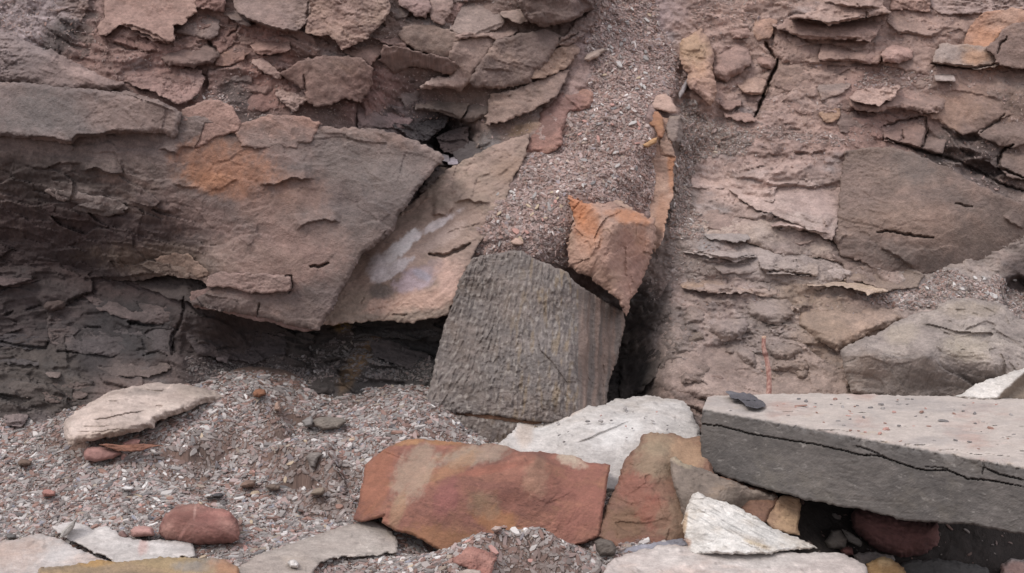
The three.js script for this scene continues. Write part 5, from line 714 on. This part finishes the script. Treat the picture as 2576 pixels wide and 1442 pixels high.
const SMALL = [
  ['brown_stone', 'small brown stone on the scree left of the flat pale boulder', 'G 130,605 150,585 185,578 240,600 232,628 140,632', [62, 1170, .5, 0], ['#7b6659', '#6d5a4e'], 10],
  ['pink_stone', 'small bright pink stone alone on the left scree slope', 'G 312,835 330,815 365,808 420,830 412,860 325,866', [122, 1249, .5, 0], ['#a87a70', '#9a6d64'], 10],
  ['grey_pebble', 'black oval pebble on the scree above the rounded red boulder', 'G 1595,855 1620,840 1660,836 1692,852 1672,874 1610,874', [548, 1251, .6, 0], ['#4e4b4c', '#444142'], 8],
  ['grey_stone', 'dark grey triangular stone near the top of the scree mound', 'G 2275,295 2310,272 2345,258 2372,300 2365,335 2300,338', [775, 1071, .5, 0], ['#86807c', '#7a7470'], 8],
  ['grey_stone', 'flat brown grey stone at the top of the scree beside the dark shale', 'Z 787,1058 800,1050 830,1048 862,1052 872,1062 850,1078 812,1082 795,1074', [825, 1080, .6, 0], ['#847a70', '#786e65'], 10],
  ['grey_stone', 'grey stone with a pointed foot on the scree right of centre left', 'G 2305,565 2340,532 2400,530 2445,548 2400,580 2375,650 2345,645 2325,600', [780, 1176, .5, 0], ['#857c75', '#79706a'], 9],
  ['brown_stone', 'brown lump of stone on the scree above the eroded bank', 'G 1808,785 1830,755 1870,738 1930,745 1922,780 1855,802', [620, 1228, .5, 0], ['#81695c', '#745d51'], 10],
  ['brown_stone', 'brown rounded stone just right of the brown lump on the eroded bank', 'G 2000,800 2030,772 2065,765 2112,782 2106,815 2050,822', [685, 1234, .5, 0], ['#6f5f54', '#64554b'], 10],
  ['tan_stone', 'tan stone half in shade near the left end of the orange slab', 'G 2335,845 2380,802 2440,795 2455,815 2440,850 2380,856', [800, 1246, .5, 0], ['#857668', '#786a5d'], 9],
  ['orange_stone', 'dark orange angular stone at the crest of the scree below the recess', 'G 1908,85 1925,60 1955,48 2000,58 2012,92 1955,122 1918,112', [650, 1001, .3, 0], ['#8a5f47', '#79523d'], 8],
  ['tan_stone', 'pinkish upright chip at the crest of the scree mound', 'G 2065,215 2075,160 2095,145 2120,190 2115,225', [697, 1036, .3, 0], ['#a58a7b', '#967b6d'], 6],
  ['dark_stone', 'small dark stone on the edge of the split pale slab at far left', 'G 45,1165 70,1148 115,1150 125,1180 60,1190', [30, 1357, .5, 0], ['#6a6664', '#5e5a58'], 7],
  ['brown_stone', 'purple brown stone between the pink stone and the split slab', 'G 890,1150 905,1125 930,1120 965,1160 955,1180 905,1178', [310, 1354, .5, 0], ['#82665f', '#755a54'], 7],
  ['white_pebble', 'white angular pebble on the tan grey slab near the bottom', 'G 2165,1370 2190,1345 2220,1340 2260,1370 2250,1405 2190,1400', [737, 1427, .4, .04], ['#d0cac5', '#c3bcb6'], 8],
  ['white_pebble', 'white flat flake on the scree in the middle of the left slope', 'G 905,800 960,783 1015,795 1000,815 950,822', [320, 1232, .8, 0], ['#cdc8c5', '#c2bcb8'], 5],
  ['white_pebble', 'white pebble beside the black oval pebble', 'G 1538,860 1560,842 1598,845 1590,870 1555,878', [522, 1252, .5, 0], ['#cfcac6', '#bfb9b4'], 7],
  ['tan_stone', 'pale tan shard lying on the gully scree above the fossil trunk', 'E 1275,385 1310,355 1350,360 1380,395 1360,412 1290,412', [1300, 612, .5, -1], ['#b3988a', '#a4897b'], 6],
  ['tan_stone', 'rounded pale stone near the top of the scree gully', 'B 1830,450 1850,410 1900,385 1980,360 1990,380 1940,430 1870,465', [1480, 150, .6, -1], ['#a8958a', '#9a877c'], 12],
  ['grey_stone', 'thin grey flake standing at the right rim of the scree gully', 'Z 1706,235 1715,218 1730,195 1734,205 1722,232 1708,252', [1715, 240, .3, -1], ['#8d8482', '#7f7675'], 5],
  ['tan_stone', 'small orange tan chip beside the edge of the scree gully', 'B 2275,1090 2340,1050 2390,1035 2380,1075 2310,1115 2285,1110', [1640, 365, .5, -1], ['#a8835f', '#997453'], 5],
];
for (const [name, label, o, gq, c, dm] of SMALL) {
  const onCliff = gq[3] === -1, x = onCliff ? { lift: .03, q: [[gq[0], gq[1], baseZ(gq[0], gq[1]) + .05], [gq[0], gq[1] - 40, baseZ(gq[0], gq[1] - 40) + .03], [gq[0] + 40, gq[1], baseZ(gq[0] + 40, gq[1]) + .05]] } : { lift: .1, g: gq };
  rock(name, label, /pebble/.test(name) ? 'pebble' : 'stone', o, { ...x, c, dome: [.03, dm], th: .1, j: 1.5, s: 1.6, n: { f: .008, ff: 14, p: .008, pu: 14, pv: 18 }, b: 3, bd: .005 });
}
// far right
rock('layered_boulder', 'large tan grey layered boulder at the right above the big slab', 'boulder', 'Z 2113,880 2150,860 2200,842 2227,826 2300,788 2357,780 2362,762 2385,754 2445,750 2497,758 2535,770 2560,804 2576,818 2576,1000 2500,1010 2300,1010 2180,1000 2140,985 2125,930', {
  q: [[2115, 882, .38], [2220, 830, .28], [2360, 770, .22], [2450, 752, .2], [2560, 810, .26], [2290, 850, .42], [2420, 830, .4], [2570, 930, .56], [2190, 890, .52], [2140, 980, .46], [2330, 895, .6], [2330, 970, .44], [2500, 1000, .42], [2500, 925, .62], [2240, 960, .46], [2300, 812, .26]], soft: 8, th: .4, b: 14, bd: .04, m: rockMat, ds: .25, c: ['#95877b', '#84766c', '#a29485'], n: { f: .04, ff: 4, p: .045, pu: 2.6, pv: 8, pa: .3, px: .006 }, st: [[2440, 780, 60, 20, 0, '#93826c', .6], [2270, 840, 40, 24, -10, '#a5957f', .6], [2430, 880, 50, 30, 10, '#a5967e', .6], [2180, 930, 60, 40, 0, '#84705f', .7], [2350, 960, 120, 24, 18, '#6d5f55', .7], [2480, 960, 90, 20, 18, '#5d5049', .6], [2250, 980, 60, 30, 0, '#6b5c50', .6]],
  cf: (c, px, py) => { const s = 1 + .22 * sm(900, 930, py - (px - 2330) * .2) * noise(px / 160, (py - px * .32) / 4, 3); for (let k = 0; k < 3; k++) c[k] *= s; } });
rock('white_boulder', 'pale boulder end poking in behind the big slab at the right edge', 'boulder', 'Z 2404,998 2450,970 2510,945 2576,905 2576,1012 2440,1006', { q: [[2410, 1000, .7], [2510, 946, .66], [2576, 908, .64], [2540, 975, .74], [2640, 950, .7]], th: .3, b: 8, bd: .025, c: ['#d3cdc7', '#c4bdb6'], cf: (c, px, py) => { const w = sm(0, 8, (px - 2503) * .72 + (py - 1000) * .8 + 6 * noise(px / 20, py / 20, 4)), d = lin('#7d6f62'); for (let k = 0; k < 3; k++) c[k] = lerp(c[k], d[k], w); }, fn: (px, py) => -.1 * sm(0, 30, (px - 2503) * .72 + (py - 1000) * .8) });
{ // the stick
  const P = [[1934, 1040, .46], [1934, 991, .46], [1935, 961, .455], [1931, 915, .45], [1922, 878, .44], [1921, 872, .44], [1922, 849, .435]].map(q => new THREE.Vector3(...at(...q)));
  const g = group('stick', 'thin red brown broken stick standing upright behind the big grey slab', 'stick'), cv = new THREE.CatmullRomCurve3(P), tube = new THREE.TubeGeometry(cv, 60, .0135, 9);
  const ps = tube.attributes.position, col = [], a = lin('#84594f'), b = lin('#b08e82'), e = lin('#5a3a32'), ctr = new THREE.Vector3();
  for (let i = 0; i < ps.count; i++) { const r = Math.floor(i / 10), t = r / 60; cv.getPointAt(t, ctr); const s = (1.15 - .35 * t) * (1 + .12 * noise(r * .3, 2, 3) + .35 * Math.exp(-((t - .78) ** 2) / .0006)) * (1 + .14 * noise(ps.getX(i) * 90, ps.getY(i) * 30, ps.getZ(i) * 90)); ps.setXYZ(i, ctr.x + (ps.getX(i) - ctr.x) * s, ctr.y + (ps.getY(i) - ctr.y) * s, ctr.z + (ps.getZ(i) - ctr.z) * s); const n = sm(-.3, .4, noise(r * .4, (i % 10) * .8, 4)); for (let k = 0; k < 3; k++) col.push(lerp(lerp(a[k], b[k], n), e[k], Math.exp(-((t - .78) ** 2) / .001))); }
  tube.setAttribute('color', new THREE.Float32BufferAttribute(col, 3)); tube.computeVertexNormals();
  const m = new THREE.Mesh(tube, new THREE.MeshStandardMaterial({ name: 'stick_bark', vertexColors: true, roughness: .8 })); m.name = 'shaft'; m.castShadow = m.receiveShadow = true; g.add(m);
  const endG = new THREE.CylinderGeometry(.0125, .0115, .012, 9, 2); endG.attributes.position.array.forEach((v, i, A) => { if (i % 3 === 1 && v > 0) A[i] += .004 * noise(A[i - 1] * 300, A[i + 1] * 300, 2); }); endG.computeVertexNormals();
  const e2 = new THREE.Mesh(endG, new THREE.MeshStandardMaterial({ name: 'broken_wood', color: new THREE.Color('#b99a86'), roughness: .9 })); e2.name = 'broken_end'; e2.position.copy(P[P.length - 1]); e2.castShadow = true; g.add(e2);
}

// ---------------------------------------------------------------- loose shale
function chipGeometry(seed) { // a thin, broken, many sided flake about 1 across
  const r = mulberry(seed), n = 6 + Math.floor(r() * 3), top = [], bot = [], pos = [], idx = [];
  for (let i = 0; i < n; i++) { const a = (i + .6 * r()) / n * 6.2832, q = .36 + .2 * r(); top.push([q * .86 * Math.cos(a), .5 + .22 * (r() - .5), q * .86 * Math.sin(a)]); bot.push([q * Math.cos(a), -.5 + .3 * r(), q * Math.sin(a)]); }
  const tri = (a, b, c) => { const k = pos.length / 3; pos.push(...a, ...b, ...c); idx.push(k, k + 1, k + 2); }, T = [0, .55, 0], B = [0, -.5, 0];
  for (let i = 0; i < n; i++) { const j = (i + 1) % n; tri(T, top[j], top[i]); tri(top[i], top[j], bot[i]); tri(top[j], bot[j], bot[i]); tri(B, bot[i], bot[j]); }
  const g = new THREE.BufferGeometry(); g.setAttribute('position', new THREE.Float32BufferAttribute(pos, 3)); g.setIndex(idx); g.computeVertexNormals(); return g;
}
const CHIPS = [1, 2, 3, 4].map(i => chipGeometry(i * 13));
const chipMat = new THREE.MeshStandardMaterial({ name: 'shale_flakes', roughness: .85 });
const CHIPC = ['#aaa29d', '#9d9590', '#938b86', '#8a827d', '#807874', '#766e6a', '#9a8782', '#8f7b75', '#83675d', '#755c53', '#69625f', '#565050', '#7d7b81', '#96887a', '#c4beb9'].map(lin);
const UP = new THREE.Vector3(0, 1, 0);
// one object of uncountable flakes: place(r) gives position, normal, size, colour factor
function flakes(name, label, category, n, seed, place, pick) {
  const r = mulberry(seed), lists = CHIPS.map(() => []), q = new THREE.Quaternion(), q2 = new THREE.Quaternion(), e = new THREE.Euler();
  for (let i = 0; i < n; i++) {
    const s = place(r); if (!s) continue;
    q.setFromUnitVectors(UP, s.n); e.set((r() - .5) * s.tilt, r() * 6.283, (r() - .5) * s.tilt); q2.setFromEuler(e); q.multiply(q2);
    const w = s.size, m = new THREE.Matrix4().compose(s.p, q, new THREE.Vector3(w * (1 + .8 * r()), w * (.1 + .2 * r()), w * (.5 + .4 * r())));
    const c = CHIPC[pick ? pick(r) : Math.floor(r() * CHIPC.length)], k = (.66 + .54 * r()) * (s.k || 1); lists[Math.floor(r() * 4)].push([m, c, k, s.c]);
  }
  const g = new THREE.Group(); g.name = name; scene.add(g); tag(g, label, category, null, 'stuff');
  lists.forEach((L, v) => {
    const im = new THREE.InstancedMesh(CHIPS[v], chipMat, L.length); im.name = numbered(name.replace(/s$/, '') + '_layer'); im.castShadow = im.receiveShadow = true; im.userData.kind = 'stuff';
    const col = new THREE.Color(); L.forEach(([m, c, k, b], i) => { im.setMatrixAt(i, m); const t = b ? b[3] : 0; col.setRGB(lerp(c[0] * k, b ? b[0] : 0, t), lerp(c[1] * k, b ? b[1] : 0, t), lerp(c[2] * k, b ? b[2] : 0, t)); im.setColorAt(i, col); });
    g.add(im);
  });
}
const sizeR = (r, a, b) => a * Math.pow(b / a, Math.pow(r(), 2.8));
const nrm = (x, z) => { const e = .02; return new THREE.Vector3(groundY(x - e, z) - groundY(x + e, z), 2 * e, groundY(x, z - e) - groundY(x, z + e)).normalize(); };
const mudA = lin('#65544c');
flakes('shale_flakes', 'loose grey, pink and white shale flakes covering the slope in front of the cliff', 'shale scree', 175000, 21, r => {
  const z = -.1 + 1.95 * Math.pow(r(), .9), half = (7 - z) * .43, x = (r() * 2 - 1) * half; if (x > .62 && r() < .8) return null; if (x > .85 && z < 1.5 && r() < .9) return null;
  const bare = fbm(x * 3.5, z * 3.5, 44, 3); if (bare > .3 && r() < .5) return null;
  const n = nrm(x, z), steep = 1 - n.y;
  
  return { p: new THREE.Vector3(x, groundY(x, z) + .002 + .004 * r(), z), n, size: sizeR(r, .008, .044), tilt: .42, c: [...mudA, .3 * sm(0, .4, bare) + .45 * sm(.08, .3, steep)] };
}, r => r() < .75 ? Math.floor(r() * 10) : Math.floor(r() * CHIPC.length));
// scree on the cliff: [outline, how many, size from, to, colour of the soil, how much of it]
const SCREES = [
  ['Z 1500,0 1640,0 1660,60 1690,120 1735,180 1700,240 1640,240 1620,300 1650,360 1655,420 1650,500 1640,540 1590,520 1500,505 1430,480 1440,560 1420,620 1430,670 1330,640 1200,640 1190,620 1230,540 1290,470 1330,400 1400,300 1490,250 1480,200 1500,150 1470,120 1490,60', 32000, .008, .034, '#957d74', .32],
  ['Z 1700,260 1740,250 1780,300 1900,340 1880,380 1760,400 1740,450 1740,520 1800,570 1760,600 1680,600 1690,520 1700,420 1720,330', 9000, .007, .026, '#7a695f', .35],
  ['F 1850,680 1900,600 1990,590 2080,610 2180,670 2260,700 2350,640 2400,650 2440,720 2500,760 2575,770 2575,1010 2500,960 2440,870 2340,830 2180,810 2000,820 1930,860 1760,910 1740,890 1400,840 1300,780 1500,760 1760,720', 9000, .007, .03, '#84766e', .2],
  ['A 0,0 170,0 200,100 280,280 420,380 300,370 130,300 60,255 0,255', 2500, .006, .022, '#93807a', .3],
  ['C 200,0 560,0 560,120 540,240 420,180 330,160 200,220 100,200 60,120', 2500, .006, .022, '#94796c', .4],
  ['C 1300,640 1380,560 1500,500 1700,470 1850,480 1900,560 1880,640 1640,655 1330,680', 2200, .007, .028, '#8a7268', .25],
  ['A 1450,760 1550,680 1650,640 1720,760 1900,860 2050,880 2330,910 2400,930 2250,890 1900,900 1750,810 1600,760', 1600, .006, .022, '#96817a', .25],
  ['C 60,860 300,880 560,930 900,960 1300,1050 1250,1110 1100,1090 700,1040 300,1040 100,1050', 2800, .006, .022, '#86736a', .4],
  ['E 0,1000 300,1100 700,1250 700,1400 660,1440 0,1440 0,1200', 3500, .008, .03, '#4c4745', .8],
  ['D 1400,1240 1700,1260 2200,1240 2575,1100 2575,1440 1400,1440', 3500, .008, .03, '#4d4644', .8],
  ['Z 1600,600 1720,610 1830,700 1700,720 1640,760', 1500, .006, .02, '#7d6d64', .5],
  ['Z 0,0 1500,0 1300,400 1100,400 800,320 300,230 0,200', 7000, .005, .018, '#8b7268', .4],
  ['Z 1760,0 2576,0 2576,600 2300,400 1760,440', 7000, .005, .018, '#8b7268', .4],
  ['Z 1600,580 2100,600 2350,760 2110,900 1900,990 1650,990', 5000, .005, .018, '#806d62', .5],
];
{
  const R = mulberry(91), tot = SCREES.reduce((s, q) => s + q[1], 0), S = SCREES.map(q => { const P = pts(q[0]); return { P, n: q[1], a: q[2], b: q[3], c: lin(q[4]), m: q[5], x0: Math.min(...P.map(p => p[0])), x1: Math.max(...P.map(p => p[0])), y0: Math.min(...P.map(p => p[1])), y1: Math.max(...P.map(p => p[1])) }; });
  const e = 4, A = [], B = [], C = [];
  flakes('gully_flakes', 'small shale chips and dust lodged in the gully and on the ledges of the cliff', 'shale scree', tot, 33, r => {
    let k = r() * tot, s = S[0]; for (const q of S) { if (k < q.n) { s = q; break; } k -= q.n; }
    let x, y, g = 0; do { x = s.x0 + r() * (s.x1 - s.x0); y = s.y0 + r() * (s.y1 - s.y0); } while (++g < 40 && sdf(s.P, x + 12 * noise(x / 20, y / 20, 2), y + 12 * noise(x / 20, y / 20, 7)) < 0);
    if (g >= 40) return null;
    at(x, y, faceZ(x, y), A); at(x + e, y, faceZ(x + e, y), B); at(x, y + e, faceZ(x, y + e), C);
    const n = new THREE.Vector3(C[0] - A[0], C[1] - A[1], C[2] - A[2]).cross(new THREE.Vector3(B[0] - A[0], B[1] - A[1], B[2] - A[2])).normalize();
    if (s.n < 6000 && n.y < .35) return null;
    n.y += .35; n.normalize();
    return { p: new THREE.Vector3(A[0], A[1], A[2] + .003), n, size: sizeR(r, s.a, s.b), tilt: .9, k: 1.3, c: [...s.c, s.m + .5 * r() * (1 - s.m)] };
  }, r => r() < .6 ? [4, 5, 6, 7, 8, 9][Math.floor(r() * 6)] : Math.floor(r() * CHIPC.length));
}
// chips that can be told apart, each its own stone
const MARKS = [[520, 1290, 'beside the rounded red boulder'], [300, 1080, 'below the flat pale boulder'], [760, 1070, 'near the crest under the dark shale'], [1050, 1080, 'at the left foot of the fossil trunk'], [860, 1200, 'left of the orange slab'], [600, 1180, 'on the eroded bank'], [120, 1230, 'on the left slope'], [60, 1150, 'at the left edge'], [250, 1260, 'above the split pale slab'], [720, 1330, 'above the tan grey slab'], [420, 1200, 'in the middle of the left slope'], [900, 1420, 'before the tan grey slab'], [1150, 1350, 'at the lowest corner of the orange slab'], [1400, 1400, 'on the scree mound']].map(([x, y, t]) => { const g = hitGround(x, y); return [g[0], g[2], t]; });
const INK = [['pale', '#b8b1ac'], ['light grey', '#aaa39e'], ['grey', '#8c8581'], ['dark grey', '#6d6866'], ['pink', '#a98278'], ['brown', '#86685c'], ['tan', '#a8957f']];
const inkMats = INK.map(([n, c]) => new THREE.MeshStandardMaterial({ name: n.replace(' ', '_') + '_flake', color: new THREE.Color(c), roughness: .88 }));
function scatter(n, seed, spot, name, a, b, words, inks = [0, 1, 2, 3, 4, 5, 6]) {
  const r = mulberry(seed);
  for (let i = 0; i < n; i++) {
    const s = spot(r); if (!s) continue;
    const k = inks[Math.floor(r() * inks.length)], m = new THREE.Mesh(CHIPS[Math.floor(r() * 4)], inkMats[k]); m.name = numbered(name); m.castShadow = m.receiveShadow = true;
    const w = a + (b - a) * r() * r(); m.scale.set(w * (1 + .7 * r()), w * (.16 + .2 * r()), w * (.55 + .4 * r())); m.position.copy(s.p); m.position.y += m.scale.y * .3;
    m.quaternion.setFromUnitVectors(UP, s.n).multiply(new THREE.Quaternion().setFromEuler(new THREE.Euler((r() - .5) * .3, r() * 6.28, (r() - .5) * .3)));
    const where = words(s.p), size = w > a + (b - a) * .35 ? 'big' : 'small';
    tag(m, `${size} ${INK[k][0]} shale flake ${where}`, 'rock flake', `${size} ${INK[k][0]} flakes ${where}`); scene.add(m);
  }
}
const onGround = (x0, x1, z0, z1) => r => { const x = lerp(x0, x1, r()), z = lerp(z0, z1, r()); return { p: new THREE.Vector3(x, groundY(x, z) + .004, z), n: nrm(x, z) }; };
const byMark = p => MARKS.reduce((q, m) => { const d = (p.x - m[0]) ** 2 + (p.z - m[1]) ** 2; return d < q[0] ? [d, m[2]] : q; }, [1e9, ''])[1];
scatter(110, 301, onGround(-2.1, -.5, .4, 1.5), 'scree_flake', .028, .065, byMark);
scatter(30, 303, onGround(-.6, .45, 1.42, 1.72), 'scree_flake', .025, .05, byMark);
{
  const P = planeZ([1770, 1030, 1.0], [2480, 1160, 1.97], [2200, 992, .62]), A = [], third = p => `on the big slab's ${p.x < 1.0 ? 'left end' : p.x < 1.25 ? 'left part' : p.x < 1.5 ? 'middle' : p.x < 1.75 ? 'right part' : 'right end'} near its ${p.z < .95 ? 'back' : p.z < 1.25 ? 'centre line' : 'front'}`;
  scatter(70, 305, r => { const x = lerp(1950, 2560, r()), y = lerp(1004, slabEdge(x) - 8, Math.pow(r(), 1.3)); at(x, y, P(x, y), A); return { p: new THREE.Vector3(A[0], A[1] + .001, A[2]), n: new THREE.Vector3(0, 1, 0) }; }, 'slab_chip', .012, .05, third, [2, 3, 3, 5, 4]);
  const bz = surface(WHITEB, 40), Q = [], R = [];
  scatter(26, 306, r => { const x = lerp(1330, 1730, r()), y = lerp(1030, 1120, r()); at(x, y, bz(x, y), A); at(x + 6, y, bz(x + 6, y), Q); at(x, y + 6, bz(x, y + 6), R); return { p: new THREE.Vector3(A[0], A[1] + .012, A[2] + .01), n: new THREE.Vector3(R[0] - A[0], R[1] - A[1], R[2] - A[2]).cross(new THREE.Vector3(Q[0] - A[0], Q[1] - A[1], Q[2] - A[2])).normalize() }; }, 'boulder_chip', .01, .034, p => 'on the white boulder, ' + (p.x < .35 ? 'left side' : 'right side'), [2, 3, 3, 4]);
  const g = (x0, x1, y0, y1) => r => { const x = lerp(x0, x1, r()), y = lerp(y0, y1, r()), e = 8; at(x, y, faceZ(x, y), A); at(x + e, y, baseZ(x + e, y) - baseZ(x, y) + A[2], Q); at(x, y + e, baseZ(x, y + e) - baseZ(x, y) + A[2], R); const n = new THREE.Vector3(R[0] - A[0], R[1] - A[1], R[2] - A[2]).cross(new THREE.Vector3(Q[0] - A[0], Q[1] - A[1], Q[2] - A[2])).normalize(); return { p: new THREE.Vector3(A[0], A[1], A[2] + .012), n }; };
  const gw = p => p.y > 2.0 ? 'high in the scree gully' : p.y > 1.55 ? 'in the upper scree gully' : p.y > 1.2 ? 'in the middle of the scree gully' : 'low in the gully above the fossil trunk';
  const gs = p => gw(p) + (p.x < (p.y - .6) * .45 - .12 ? ', left side' : ', right side');
  scatter(26, 311, g(1510, 1640, 20, 240), 'gully_flake', .022, .05, gs, [1, 1, 2, 2, 6]); scatter(30, 312, g(1450, 1620, 250, 480), 'gully_flake', .022, .05, gs, [1, 2, 2, 3, 4]); scatter(26, 313, g(1250, 1420, 470, 620), 'gully_flake', .022, .055, gs, [1, 2, 2, 6, 4]);
  scatter(14, 314, g(2330, 2560, 690, 750), 'ledge_flake', .02, .04, p => 'on the scree pocket above the layered boulder', [0, 1, 2]);
}
console.log('triangles', Math.round(tris));
renderer.render(scene, camera);
